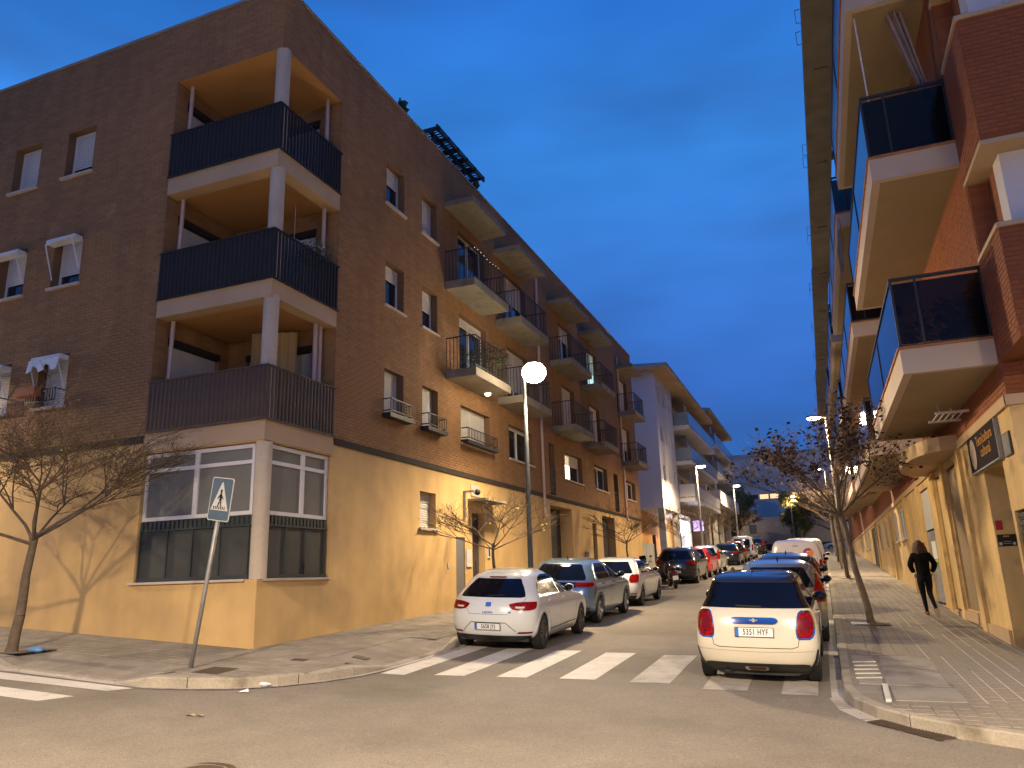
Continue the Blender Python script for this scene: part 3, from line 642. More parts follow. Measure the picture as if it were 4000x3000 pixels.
for k, (z0, z1) in enumerate([(2.94, 5.38), (5.68, 8.12), (8.45, 10.85)]):
    D = [(11.3, 12.75, z0, z0 + 2.05, .18)]; D2 = [(-11.5, -9.75, z0, z0 + 2.05, .18)]
    TI = lambda a, d, z: (-12.0 - d, a, z)
    TJ = lambda a, d, z: (a, 13.05 + d, z)
    mb = MB(); wall(mb, TI, YW, 13.05, z0, z1, D); wall(mb, TJ, -12, XW, z0, z1, D2); mb.build('loggia_wall', M['brick'], A)
    for T_, o_ in ((TI, D[0]), (TJ, D2[0])):
        s = MB(); n = 34
        for q in range(n):
            za = o_[2] + (o_[3] - .12 - o_[2]) * q / n; zt = za + (o_[3] - .12 - o_[2]) / n
            s.quad(T_(o_[0], .12, za), T_(o_[1], .12, za), T_(o_[1], .105, zt - .006), T_(o_[0], .105, zt - .006)); s.quad(T_(o_[0], .105, zt - .006), T_(o_[1], .105, zt - .006), T_(o_[1], .12, zt), T_(o_[0], .12, zt))
        s.build('shutter', M['shutter'], A)
        s = MB(); s.lbox(T_, o_[0] - .02, o_[1] + .02, -.01, .1, o_[3] - .12, o_[3] + .02); s.build('door_head', M['dark'], A)
    # round corner column and slim posts
    mb = MB(); mb.lathe((XW - .10, YW + .14, z0), [(.145, 0), (.145, z1 - z0)], 24); mb.build('corner_column', M['column'], A, True)
    mb = MB(); mb.lathe((-11.86, YW + .3, z0), [(.045, 0), (.045, z1 - z0)], 12); mb.build('post', M['post'], A, True)
    mb = MB(); mb.lathe((XW - .25, 12.86, z0), [(.045, 0), (.045, z1 - z0)], 12); mb.build('post', M['post'], A, True)
    if k == 0:
        mb = MB(); mb.lathe((XW - .25, 12.7, z0), [(.05, 0), (.05, z1 - z0)], 12); mb.build('post', M['post'], A, True)
    # balustrade of folded sheet-metal slats
    rb = MB(); zb = z1_ = None
    zb, zt = slz[k][1] + .02, slz[k][1] + 1.0
    fr_ = MB(); fr_.lbox(TC, -12.0, XW + .06, -.075, -.03, zt, zt + .03); fr_.lbox(TL, YW - .06, 13.05, -.075, -.03, zt, zt + .03); fr_.lbox(TC, -12.0, XW + .05, -.07, -.04, zb - .03, zb); fr_.lbox(TL, YW - .05, 13.05, -.07, -.04, zb - .03, zb)
    fr_.lbox(TC, XW + .03, XW + .06, -.06, -.03, zb, zt)
    bal = fr_.build('balustrade', M['slat_brown'] if k == 0 else M['slat_navy'], A)
    for T_, a0, a1 in ((TC, -12.0, XW + .03), (TL, YW - .03, 13.05)):
        n = int(round((a1 - a0) / .105)); st = (a1 - a0) / n; s = MB()
        g_ = .012
        pts = [(0 + g_ - st / 2, -.030), (.026 - st / 2, -.066), (st * .55 - st / 2, -.066), (st * .55 + .024 - st / 2, -.034), (st - .003 - st / 2, -.030)]
        o3 = Vector(T_(0, 0, 0)); Tl = lambda a, d, z: tuple(Vector(T_(a, d, z)) - o3)
        for (p, q) in zip(pts[:-1], pts[1:]): s.quad(Tl(p[0], p[1], zb), Tl(q[0], q[1], zb), Tl(q[0], q[1], zt), Tl(p[0], p[1], zt))
        s.quad(Tl(-st / 2 + g_, -.026, zb), Tl(st / 2 - .003, -.026, zb), Tl(st / 2 - .003, -.026, zt), Tl(-st / 2 + g_, -.026, zt))
        me = s.mesh('slat', M['slat_brown'] if k == 0 else M['slat_navy'])
        for i in range(n):
            a = a0 + st * (i + .5); o = bpy.data.objects.new('slat', me); COL.objects.link(o); o.parent = bal; o.location = Vector(T_(a, 0, 0))
# ground floor corner glazing
mb = MB(); mb.lathe((XW - .10, YW + .14, GY), [(.15, 0), (.15, GT - GY)], 24); mb.build('corner_column', M['column'], A, True)
for T_, a0, a1, mul, bars in ((TC, -11.98, -9.38, (-10.72,), (-11.3, -10.7, -10.06)), (TL, 11.19, 13.0, (12.2,), (11.75, 12.33))):
    mb = MB(); d0, d1 = .06, .12
    for z0, z1 in ((1.24, 1.31), (2.16, 2.23), (2.45, 2.52)): mb.lbox(T_, a0, a1, d0, d1, z0, z1)
    for a in (a0, a1 - .06): mb.lbox(T_, a, a + .06, d0 - .002, d1, 1.24, 2.52)
    for a in mul: mb.lbox(T_, a - .05, a + .05, d0 - .004, d1, 1.24, 2.52)
    w = mb.build('corner_window', M['alu'], A)
    ed = [a0] + list(mul) + [a1]
    for i in range(len(ed) - 1):
        p = MB(); p.lbox(T_, ed[i] + .05, ed[i + 1] - .05, .09, .1, 1.31, 2.16); p.build('pane', M['glass_f'], w)
        p = MB(); p.lbox(T_, ed[i] + .05, ed[i + 1] - .05, .092, .1, 2.23, 2.45); p.build('pane', M['glass_f'], w)
    mb = MB(); mb.lbox(T_, a0, a1, .07, .09, GY + .03, 1.24); pn = mb.build('lower_panel', M['panel_dark'], A)
    mb = MB(); mb.lbox(T_, a0, a1, .03, .07, GY + .02, GY + .08); mb.lbox(T_, a0, a1, .03, .07, 1.04, 1.07)
    for a in bars + (a0 + .02, a1 - .04): mb.lbox(T_, a - .015, a + .015, .035, .07, GY + .08, 1.04)
    mb.build('panel_frame', M['panel_bar'], pn)
    n = int((a1 - a0) / .105); s = MB()
    for i in range(n):
        a = a0 + (a1 - a0) * i / n; s.lbox(T_, a + .005, a + .062, .035, .07, 1.07, 1.22)
    s.build('vent_louvre', M['panel_bar'], pn)
    mb = MB(); mb.lbox(T_, a0 - .12, a1 + .1 if T_ is TL else a1 - .02, -.05, .1, GY - .03, GY + .012); mb.build('sill', M['sill'], A)
# street balconies
def rail(mb, T, a0, a1, d, z0, z1, step=.11, side0=True):
    mb.lbox(T, a0, a1, d, d + .03, z1 - .03, z1); mb.lbox(T, a0, a1, d, d + .02, z0 + .06, z0 + .085)
    a = a0
    while a < a1: mb.lbox(T, a, a + .014, d + .004, d + .018, z0, z1 - .03); a += step
    for aa in (a0, a1 - .02):
        mb.lbox(T, aa, aa + .02, d, 0, z1 - .03, z1)
        dd = d + step
        while dd < -.02: mb.lbox(T, aa + .002, aa + .016, dd, dd + .014, z0, z1 - .03); dd += step
for (b0, b1, d0, d1) in BAY:
    for z in (8.28, 5.64):
        mb = MB(); mb.lbox(TL, b0, b1, -.93, -.002, z - .24, z); s = mb.build('balcony_slab', M['moss'], A)
        r = MB(); rail(r, TL, b0 + .03, b1 - .03, -.90, z + .001, z + .95); r.build('railing', M['iron'], s)
    mb = MB(); mb.lbox(TL, b0, b1, -.93, -.002, 10.62, 10.8); s = mb.build('canopy_slab', M['moss'], A)
# fairy lights on the nearest upper railing
fl = MB()
for i in range(9): fl.ball(TL(18.4 + i * .22, -.91, 9.2 + .03 * math.sin(i)), .009, .009, .009, 6, 4)
tag(fl.build('fairy_lights', mat('warm_bulb', (1, .8, .3), .5, emit=((1, .75, .25), 3.0)), None), 'string of tiny warm fairy lights along the nearest upper balcony rail', 'string lights')
# drain pipes
for k, (y_, zb) in enumerate(((26.0, 2.3), (38.6, 2.85))):
    mb = MB(); mb.tube(TL(y_, -.06, ROOF - 1), TL(y_, -.06, zb), .055, .055, 10); mb.tube(TL(y_, -.06, zb), TL(y_ - .05, -.13, zb - .25), .05, .05, 10); mb.build('drain_pipe', M['post'], A, True)
# ground floor doors
mb = MB(); mb.lbox(TL, 18.83, 19.37, .03, .05, -.75, 1.11); mb.build('service_door', M['grey_door'], A)
mb = MB(); mb.lbox(TL, 19.89, 20.32, .2, .23, -.75, 1.84); mb.lbox(TL, 20.35, 20.74, .2, .24, -.75, 1.84); dd = mb.build('entrance_door', M['dark_door'], A)
p = MB(); p.lbox(TL, 19.93, 20.28, .185, .2, .9, 1.78); p.build('pane', M['glass'], dd); p = MB(); p.lbox(TL, 19.93, 20.28, .185, .2, -.1, .82); p.build('pane', M['glass'], dd)
p = MB(); p.tube(TL(20.4, .14, -.1), TL(20.4, .14, .5), .014, .014, 6, True); p.build('handle', M['chrome'], dd)
mb = MB(); mb.lbox(TL, 19.6, 21.3, -.55, 0, 2.14, 2.2); mb.build('door_canopy', M['moss'], A)
for y0_, y1_, z1_ in ((26.77, 29.38, 2.2), (33.97, 36.18, 2.6)):
    mb = MB(); n = 22; zb = G(XW, y0_) + KH
    for i in range(n):
        za = zb + (2.56 - zb) * i / n; zt = zb + (2.56 - zb) * (i + 1) / n - .01; mb.lbox(TL, y0_, y1_, .36 if y0_ > 30 else .5, .40 if y0_ > 30 else .54, za, zt)
    mb.build('garage_door', M['dark_door'], A)
mb = MB(); mb.lbox(TL, 32.31, 32.94, .14, .19, -.5, 2.19); mb.build('entrance_door', M['dark_door'], A)
t = text('8', .38, M['sign_white'], A, 'house_number'); t.location = Vector(TL(28.2, .49, 2.3)) - _off[A.name]; t.rotation_euler = (R(90), 0, R(90))
def wallbox(name, lab, cat, T, a0, a1, z0, z1, d, m, d0=0.):
    mb = MB(); mb.lbox(T, a0, a1, -d, d0, z0, z1); o = mb.build(name, m, None); return tag(o, lab, cat)
wallbox('meter_box', 'pale grey meter cabinet on ochre wall beside the grey service door', 'meter box', TL, 19.42, 19.77, .33, .8, .03, M['sign_white'])
o = wallbox('intercom', 'white framed intercom panel right of the dark entrance door', 'intercom', TL, 20.9, 21.08, .58, .9, .03, M['sign_white']); mb = MB(); mb.lbox(TL, 20.94, 21.04, -.035, -.03, .63, .85); mb.build('button_panel', M['ink'], o)
wallbox('vent_plate', 'small square vent high on the ochre wall above the pavement', 'vent', TL, 18.28, 18.4, 1.85, 1.97, .02, M['conc'])
wallbox('vent_plate', 'small square vent low on the ochre wall beside the grey door', 'vent', TL, 18.28, 18.4, .3, .42, .02, M['conc'])
wallbox('number_board', 'dark vent grille above the entrance canopy', 'vent', TL, 19.8, 20.4, 2.3, 2.62, .03, M['conc'])
wallbox('cabinet_door', 'small grey metal cupboard door between garage doors', 'utility door', TL, 31.0, 31.5, -.4, .95, .02, M['grey_door'])
cmr = thing('security_camera', 'small camera on a bracket above the entrance canopy', 'camera', TL(19.5, 0, 2.3))
mb = MB(); mb.lbox(TL, 19.3, 19.36, -.06, 0, 1.6, 2.4); mb.lbox(TL, 19.3, 19.36, -.35, -.06, 2.34, 2.4); mb.build('bracket', M['conc'], cmr); mb = MB(); mb.ball(TL(19.4, -.4, 2.34), .09, .09, .09); mb.build('dome', M['ink'], cmr)
tl_ = thing('wall_light', 'round lit ceiling lamp under the second floor balcony', 'lamp', TL(19.9, -.5, 5.35)); mb = MB(); mb.ball(TL(20.4, -.35, 5.36), .1, .1, .06); mb.build('globe', mat('soft_glow', (1, 1, 1), emit=((1, .85, .6), 3.0)), tl_); mb = MB(); mb.lathe(TL(20.4, -.35, 5.40), [(.12, -.02), (.12, 0)], 16); mb.build('rim', M['alu'], tl_)
# roof pergola with dry plants
PG = thing('roof_pergola', 'dark metal pergola with slatted roof on top of the brick block', 'pergola', (-9.9, 19.5, ROOF))
mb = MB()
for y_ in (18.5, 21.6):
    for x_ in (-9.6, -10.7): mb.box(x_ - .05, x_ + .05, y_ - .05, y_ + .05, ROOF - .3, 13.2)
for x_ in (-9.6, -10.7): mb.box(x_ - .05, x_ + .05, 18.3, 21.8, 13.2, 13.3)
mb.build('frame', M['iron'], PG)
mb = MB()
for i in range(6): mb.box(-10.9, -9.3, 18.35 + i * .66, 18.41 + i * .66, 13.3, 13.4)
mb.build('rafters', M['iron'], PG); mb = MB(); mb.box(-9.40, -9.34, 18.28, 21.82, 13.27, 13.44); mb.build('fringe_board', M['iron'], PG)
mb = MB()
for i in range(26): y_ = 18.35 + i * .13; mb.box(-10.8 + random.uniform(0, .2), -9.38, y_, y_ + random.uniform(.03, .10), 13.405, 13.425)
mb.build('reed_slats', M['iron'], PG)
# plants on balconies
def tuft(c, r, h, n, m, name, label, cat='plant', spiky=False, pot=False, group=None):
    t = thing(name, label, cat, c, group=group); mb = MB()
    for i in range(n):
        a = random.uniform(0, 6.28); rr = r * random.uniform(.1, 1); L = h * random.uniform(.5, 1)
        x, y = math.cos(a), math.sin(a)
        if spiky:
            mb.poly([(-.012 * y, .012 * x, 0), (.012 * y, -.012 * x, 0), (rr * x * .6, rr * y * .6, L * .8), (rr * x, rr * y, L * .7)])
        else:
            px, py, pz = rr * x, rr * y, random.uniform(.1, 1) * h; s = random.uniform(.02, .06); b_ = random.uniform(0, 3)
            mb.quad((px, py, pz), (px + s * math.cos(b_), py + s * math.sin(b_), pz + s * .4), (px + s * 1.4 * math.cos(b_ + .5), py + s * math.sin(b_ + .5), pz + s), (px - s * .3, py + s * .4, pz + s * .8))
    mb.build('leaves', m, t, local=True)
    if pot:
        mb = MB(); mb.lathe((0, 0, 0), [(.0, -.02), (.11, -.02), (.15, .25), (.13, .25)], 12); mb.build('pot', M['clay'], t, True, local=True)
    return t
tuft((-9.35, 12.4, 6.5), .42, .5, 500, M['leafg'], 'balcony_plant', 'leafy green plant spilling over the middle corner balcony slats')
tuft((-9.6, 16.3, ROOF), .4, 1.0, 60, M['leafg'], 'roof_plant', 'spiky palm tuft on the roof before the pergola', spiky=True)
tuft((-9.5, 20.9, ROOF), .4, .7, 50, M['leafg'], 'roof_plant', 'spiky agave under the far end of the roof pergola', spiky=True)
tuft((-8.4, 19.4, 5.68), .7, .8, 500, M['leafg'], 'balcony_plant', 'dense plants crowding the second floor street balcony')
for k, (y_, z_) in enumerate([(33.0, 5.66), (32.8, 8.3), (40.0, 5.66)]): tuft((-8.45, y_, z_), .4, .8, 160, M['leafg'], 'balcony_plant', ['green plants in a far street balcony below the lit one', 'plants on the street balcony with the cool lit door', 'plants behind the green screened last balcony'][k])
# leaning board and curtain on corner balconies
mb = MB(); mb.hexa([(-9.95, 12.0, 5.68), (-9.6, 12.4, 5.68), (-9.57, 12.37, 5.68), (-9.92, 11.97, 5.68), (-9.95, 12.0, 7.3), (-9.6, 12.4, 7.1), (-9.57, 12.37, 7.1), (-9.92, 11.97, 7.3)]); tag(mb.build('leaning_board', M['sign_white'], None), 'pale board leaning behind the round column on the middle corner balcony', 'board')
mb = MB(); g = []
for j in range(7):
    z_ = 2.96 + (5.28 - 2.96) * j / 6
    g.append([(-10.9 + .95 * i / 24, 12.5 + .35 * i / 24 + .035 * math.sin(i * 1.5), z_) for i in range(25)])
gridmb(mb, g); tag(mb.build('curtain', mat('ochre_cloth', (.42, .28, .12), .9), None, True), 'ochre curtain hanging inside the lowest corner balcony', 'curtain')
cr_ = thing('clothes_airer', 'white folding clothes airer hanging in the middle corner balcony', 'clothes airer', (-9.9, 12.6, 6.9)); mb = MB()
for i in range(6): mb.tube((-10.4, 12.3 + i * .1, 7.05), (-9.4, 12.3 + i * .1, 7.1), .008, .008, 5)
mb.tube((-10.4, 12.3, 7.05), (-10.4, 12.8, 7.05), .01, .01, 5); mb.tube((-9.4, 12.3, 7.1), (-9.4, 12.8, 7.1), .01, .01, 5); mb.tube((-9.9, 12.5, 7.1), (-9.9, 12.5, 8.1), .006, .006, 5); mb.build('rack', M['alu'], cr_)
# ------------------------------------------------------------------ right-hand brick row
B2 = thing('red_brick_apartment_building', 'red brick apartment block with cream balconies over an ochre shop front', 'apartment building', (XR, 12.95, G(XR, 13) + KH))
F0, F1 = 11.6, 90.0
doors = [(13.02, 13.88, -1.6, .76, .12), (14.05, 15.62, -1.6, 1.62, .7), (18.05, 19.9, -.97, 2.1, .07), (20.4, 21.7, -1.05, 2.1, .06), (23.35, 25.2, -1.05, 2.05, .05),
         (30.6, 32.6, .93, 2.02, .075), (33.6, 35.2, .93, 2.02, .075), (39, 40.5, .9, 2.1, .075), (43, 44.6, .9, 2.1, .075), (47.6, 51, -.3, 2.15, .1), (54, 55.5, 1.1, 2.2, .06), (58, 59.5, 1.1, 2.2, .06), (64, 65.4, 1.2, 2.3, .06)]
mb = MB(); wall(mb, TR, 12.95, F1, -2, 2.25, doors)
T2 = TRC(12.95); wall(mb, T2, XR, 14, -2.5, 2.25, [])
mb.build('ground_wall', M['ochre_r'], B2)
mb = MB(); mb.lbox(TR, 12.9, 17.5, -.05, .02, 2.25, 2.41); mb.lbox(T2, XR - .05, 14, -.051, .02, 2.251, 2.411); mb.lbox(TR, 23, F1, -.05, .02, 2.25, 2.41); mb.build('cornice', M['cream'], B2)
mb = MB(); wall(mb, TR, 12.95, F1, 2.41, 14.5, []); wall(mb, T2, XR, 14, 2.41, 2.93, []); mb.build('upper_wall', M['mortar_r'], B2)
bricks(TR, 12.95, 24, 2.42, 6.2, [], B2, M['brick_r']); bricks(T2, XR, 5.0, 2.42, 2.92, [], B2, M['brick_r'])
TN = TRC(F0); top = 2.93
for k, (z0, z1) in enumerate([(2.93, 4.52), (5.87, 7.9), (9.25, 11.3), (12.6, 14.5)]):
    mb = MB(); mb.box(XR, 14, F0, 12.95, z0, z1); s = mb.build('corner_volume', M['mortar_r'], B2)
    if k < 2:
        bricks(TR, F0, 12.95, z0 + .1, z1 - .02, [], B2, M['brick_r'], 70 if k == 1 else 0, lambda b: abs(b[0] - 12.5) + abs(b[2] - 7)); bricks(TN, XR, 6.5, z0 + .1, z1 - .02, [], B2, M['brick_r'], 150 if k == 1 else 80, lambda b: abs(b[0] - 3.2) + abs(b[2] - (6.7 if k == 1 else 4.2)))
    mb = MB(); mb.box(XR - .035, 14, F0 - .035, 12.97, z1, z1 + .07)
    if z0 > 3: mb.box(XR - .03, 14, F0 - .03, 12.96, z0 - .07, z0 + .0)
    mb.build('edge_band', M['cream'], B2)
for k, (z0, z1) in enumerate([(4.59, 5.80), (7.97, 9.18), (11.37, 12.53)]):
    mb = MB(); mb.box(3.08, 14, 12.35, 12.90, z0, z1); mb.box(XR + .002, 14, 12.90, 12.94, z0 - .02, z1 + .02); mb.build('recess_wall', M['brick_r'], B2)
    mb = MB(); mb.box(3.06, 3.5, F0 + .35, F0 + .75, z0, z1); mb.build('corner_pier', M['white_wall'], B2)
    s = MB(); n = 22
    for q in range(n):
        za = z0 + .02 + (z1 - z0 - .1) * q / n; zt = za + (z1 - z0 - .1) / n - .006
        s.box(3.10, 3.115, F0 + .36, F0 + .74, za, zt); s.box(3.5, 5.2, F0 + .42, F0 + .435, za, zt)
    s.build('shutter', M['shutter'], B2)
# balconies
def balcony_r(y0, y1, z, k, near):
    mb = MB(); mb.box(1.5, XR - .002, y0, y1, z + .05, z + .40); s = mb.build('balcony_slab', M['fascia_r'], B2)
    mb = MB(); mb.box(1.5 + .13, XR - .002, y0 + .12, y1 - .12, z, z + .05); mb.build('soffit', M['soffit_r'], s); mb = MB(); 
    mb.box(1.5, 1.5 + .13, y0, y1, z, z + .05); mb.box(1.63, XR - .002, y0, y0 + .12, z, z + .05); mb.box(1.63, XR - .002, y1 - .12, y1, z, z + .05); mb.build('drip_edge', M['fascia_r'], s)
    mb = MB(); mb.box(1.47, XR - .004, y0 - .03, y1 + .03, z + .40, z + .435); mb.build('tile_edge', M['terracotta_r'], s)
    zt = z + 1.6; fr = MB()
    fr.box(1.5, 1.54, y0, y1, zt - .05, zt); fr.box(1.54, XR, y0, y0 + .04, zt - .05, zt); fr.box(1.54, XR, y1 - .04, y1, zt - .05, zt)
    fr.box(1.505, 1.535, y0, y1, z + .44, z + .47); fr.box(1.535, XR, y0 + .005, y0 + .035, z + .44, z + .47)
    n = max(2, int((y1 - y0) / 3.3))
    for i in range(n + 1): yy = y0 + (y1 - y0 - .04) * i / n; fr.box(1.502, 1.538, yy, yy + .04, z + .44, zt - .05)
    for xx in (1.85, 2.76): fr.box(xx, xx + .035, y0 + .003, y0 + .037, z + .47, zt - .05); fr.box(xx, xx + .035, y1 - .037, y1 - .003, z + .47, zt - .05)
    rr = fr.build('railing', M['iron'], B2)
    g = MB(); g.box(1.515, 1.525, y0 + .04, y1 - .04, z + .48, zt - .1); g.build('glass_panel', M['rail_glass'], rr); g = MB(); g.box(1.54, XR, y0 + .015, y0 + .025, z + .48, zt - .1); g.build('glass_panel', M['rail_glass'], rr)
for i, (y0, y1) in enumerate([(13.06, 20.2), (22.6, 34.0), (36.5, 47), (50, 61), (64, 75)]):
    for z in (2.92, 6.28, 9.65): balcony_r(y0, y1, z + (0 if i < 2 else (.35 if i == 2 else (.9 if i == 3 else 1.4))), i, i == 0)
# attic frame high above (open to the sky behind)
def attic(y0, y1, z):
    mb = MB(); mb.box(1.1, 1.86, y0, y1, z, z + .35)
    yy = y0 + .5
    while yy < y1 - .3: mb.box(1.35, 1.7, yy, yy + .3, z - .05, z); mb.box(1.86, 3.2, yy, yy + .22, z + .1, z + .35); yy += 5.5
    mb.build('attic_beam', mat('weathered_beam', (.20, .185, .15), .9, noise=[(1.1, .2, 5)], streak=(1.0, .15)), B2)
    mb = MB()
    for q in range(int((y1 - y0) / 7)):
        yy = y0 + 2.5 + q * 7; mb.path([(1.1, yy, z + .1), (.97, yy, z + .1), (.97, yy, z + .5), (1.1, yy, z + .5)], .012, 4); mb.path([(1.1, yy + .9, z + .1), (.97, yy + .9, z + .1), (.97, yy + .9, z + .5), (1.1, yy + .9, z + .5)], .012, 4)
    mb.build('hooks', M['galv'], B2)
attic(9.0, 38.5, 13.6); attic(38.6, 64, 14.15); attic(64.1, 88, 15.1)
mb = MB(); mb.quad((XR, F0, 14.5), (14, F0, 14.5), (14, F1, 14.5), (XR, F1, 14.5)); mb.quad((14, F0, -2), (14, F1, -2), (14, F1, 14.5), (14, F0, 14.5)); mb.quad((XR, F1, -2), (14, F1, -2), (14, F1, 14.5), (XR, F1, 14.5)); mb.build('roof', M['conc'], B2)
# ground floor fittings of the right row
mb = MB(); n = 17
for i in range(n): za = -1.35 + 2.1 * i / n; mb.lbox(TR, 13.03, 13.87, .05, .09, za, za + 2.1 / n - .02); mb.lbox(TR, 13.03, 13.87, .03, .06, za + .03, za + .07)
mb.build('roller_gate', M['dark_door'], B2)
mb = MB(); mb.lbox(TR, 18.1, 19.85, .04, .065, -.97, 2.05); mb.build('door_leaf', mat('taupe_door', (.26, .19, .12), .7, [(1, .12, 3)]), B2)
mb = MB(); mb.lbox(TR, 20.45, 21.65, .035, .055, -1.03, 2.05); mb.build('door_leaf', mat('cream_door', (.52, .36, .17), .7, [(1, .1, 3)]), B2)
mb = MB(); mb.lbox(TR, 18.02, 19.95, -.06, .3, -1.2, -.99); mb.lbox(TR, 15.7, 17.9, -.05, .01, -1.4, -1.12); mb.lbox(TR, 20.3, 21.8, -.06, .25, -1.2, -1.05); mb.build('doorstep', M['cream'], B2)
for y0, y1 in ((17.55, 18.0), (19.95, 20.35), (21.75, 22.2), (25.3, 25.7), (29.2, 29.6), (36.5, 36.9), (46, 46.4)):
    mb = MB(); mb.lbox(TR, y0, y1, -.07, 0, -1.6, 2.25); mb.build('pilaster', M['ochre_r'], B2)
sh = MB(); sh.lbox(TR, 23.4, 25.15, .02, .045, -1.0, .9); sd = sh.build('frosted_door', M['bluish'], B2); sh = MB(); sh.lbox(TR, 23.4, 25.15, .015, .045, .95, 2.0); sh.build('transom_panel', M['sign_white'], sd)
for y0, y1, z0, z1, d in [(a[0], a[1], a[2], a[3], a[4]) for a in doors if a[4] in (.075, .06) and a[2] > 0]:
    window(B2, TR, y0, y1, z0, z1, depth=d, shut=0, leaves=2, glass='glass', sill=True)
mb = MB(); mb.lbox(TR, 47.65, 50.95, .05, .08, -.3, 2.1); mb.build('dark_gate', M['dark_door'], B2)
# curved canopy
mb = MB(); pts = []
for i in range(13):
    a = math.pi * i / 12; pts.append((XR - .85 * math.sin(a) ** .7 if i not in (0, 12) else XR, 20.15 - 2.6 * math.cos(a)))
k_ = [(x, y, 2.26) for x, y in pts]; k2 = [(x, y, 2.55) for x, y in pts]; mb.poly(k_); mb.poly(k2)
for i in range(12): mb.quad(k_[i], k_[i + 1], k2[i + 1], k2[i])
mb.build('curved_canopy', M['cream'], B2)
# signs
sg = thing('shop_sign', 'dark slanted shop board with orange script and pale oval over the doorway', 'shop sign', (XR - .12, 15.05, 1.9))
mb = MB(); mb.lbox(TR, 13.85, 16.27, -.07, -.03, 1.6, 2.23); mb.build('board', mat('board_brown', (.020, .015, .018), .85, spec=.15), sg); mb = MB(); mb.lbox(TR, 13.84, 16.28, -.08, -.0, 1.575, 1.6); mb.lbox(TR, 13.82, 13.85, -.07, 0, 1.6, 2.23); mb.lbox(TR, 16.27, 16.29, -.07, 0, 1.6, 2.23); mb.build('frame', M['galv'], sg)
mb = MB(); mb.poly([TR(15.85 + .26 * math.cos(a * math.pi / 12), -.073, 1.91 + .27 * math.sin(a * math.pi / 12)) for a in range(24)]); mb.build('oval_emblem', mat('emblem_pale', (.36, .29, .25), .6, [(9, .3, 3)]), sg)
for s_, z_, y_, sz in (('Tecnicultura', 2.06, 14.75, .25), ('cultural', 1.85, 14.75, .25)):
    t = text(s_, sz, M['gold'], sg, sx=.95); t.location = Vector((XR - .074, y_, z_)) - _off[sg.name]; t.rotation_euler = (R(90), 0, R(-90))
lb = thing('light_box', 'small framed glass box with two spot reflections beside the dark shop board', 'wall case', (XR, 13.4, 1.75)); mb = MB(); mb.lbox(TR, 13.19, 13.63, -.03, 0, 1.56, 1.91); mb.build('case', M['panel_dark'], lb); mb = MB(); mb.lbox(TR, 13.21, 13.61, -.036, -.031, 1.58, 1.89); mb.build('pane', M['glass_f'], lb)
TP = TRC(15.62)
o = wallbox('red_plaque', 'small square red plaque in the doorway recess above the black one', 'plaque', TP, 2.83, 2.935, .55, .71, .01, M['red_sign'])
o = wallbox('black_plaque', 'black notice plaque with orange heading in the doorway recess', 'plaque', TP, 2.82, 3.10, .27, .47, .012, M['black_sign'])
mb = MB(); mb.lbox(TP, 2.91, 3.0, -.014, -.012, .425, .45); mb.build('heading', M['gold'], o); mb = MB(); mb.lbox(TP, 2.835, 2.88, -.014, -.012, .29, .34); mb.lbox(TP, 3.04, 3.08, -.014, -.012, .29, .335); mb.lbox(TP, 2.9, 3.02, -.014, -.012, .345, .352); mb.lbox(TP, 2.9, 3.02, -.014, -.012, .31, .317); mb.build('printed_lines', M['sign_white'], o)
o = wallbox('notice', 'bluish paper notice with yellow strip stuck on the frosted door', 'notice', TR, 23.6, 24.4, .15, .62, -.005, M['paper'], .02); mb = MB(); mb.lbox(TR, 23.6, 24.4, .005, .018, .06, .14); mb.build('strip', mat('yellow_strip', (.6, .55, .05), .6), o)
wallbox('wall_panel', 'plain cream panel on the wall between frosted door and windows', 'panel', TR, 26.6, 28.4, .15, .7, .02, M['cream_p'])
# awning cloth, laundry pole and lines on upper balconies
t = thing('balcony_awning', 'striped cloth awning gathered and hanging off the top near balcony', 'awning', (2.4, 13.4, 9.6)); mb = MB(); g = []
for j in range(10):
    f = j / 9; g.append([(2.15 + .45 * f + (.30 - .18 * f) * i / 14, 13.45 + .10 * math.sin(i * 1.4) * (1 - .5 * f) + .2 * f, 9.62 - 1.75 * f) for i in range(15)])
gridmb(mb, g); mb.build('cloth', M['fabric'], t, True); mb = MB(); mb.tube((2.62, 13.62, 7.82), (2.78, 13.9, 7.75), .05, .05, 8, True); mb.build('roller', M['alu'], t)
mb = MB(); mb.path([(1.66, 13.3, 9.63), (1.7, 13.5, 7.9)], .014, 6); tag(mb.build('awning_pole', M['alu'], None), 'thin white pole standing in the upper near balcony', 'pole')
t = thing('folding_airer', 'white folding clothes airer hung under the lowest near balcony', 'clothes airer', (2.5, 16.2, 2.7)); mb = MB()
for i in range(5): mb.box(2.25 + i * .1, 2.265 + i * .1, 15.6, 16.6, 2.68, 2.695)
mb.box(2.2, 2.75, 15.6, 15.66, 2.67, 2.71); mb.box(2.2, 2.75, 16.55, 16.61, 2.67, 2.71); mb.build('rack', M['alu'], t); mb = MB(); mb.path([(2.3, 15.8, 2.7), (2.3, 15.9, 2.92)], .008, 5); mb.path([(2.6, 16.4, 2.7), (2.6, 16.5, 2.92)], .008, 5); mb.build('arm', M['alu'], t)
for k, (c, r, h, n, lab) in enumerate([((2.3, 13.55, 3.36), .42, .8, 500, 'dark bushy plant behind the tinted glass of the lowest near balcony'), ((1.85, 13.9, 3.36), .3, .6, 200, 'smaller plant at the outer corner of the lowest near balcony'), ((1.9, 21.9, 1.95), .55, .6, 260, 'dry hanging creeper beyond the curved canopy')]):
    tuft(c, r, h, n, M['leafg'] if k < 2 else M['leafd'], 'balcony_plant', lab, spiky=False, pot=(k == 0))
mb = MB(); g = []
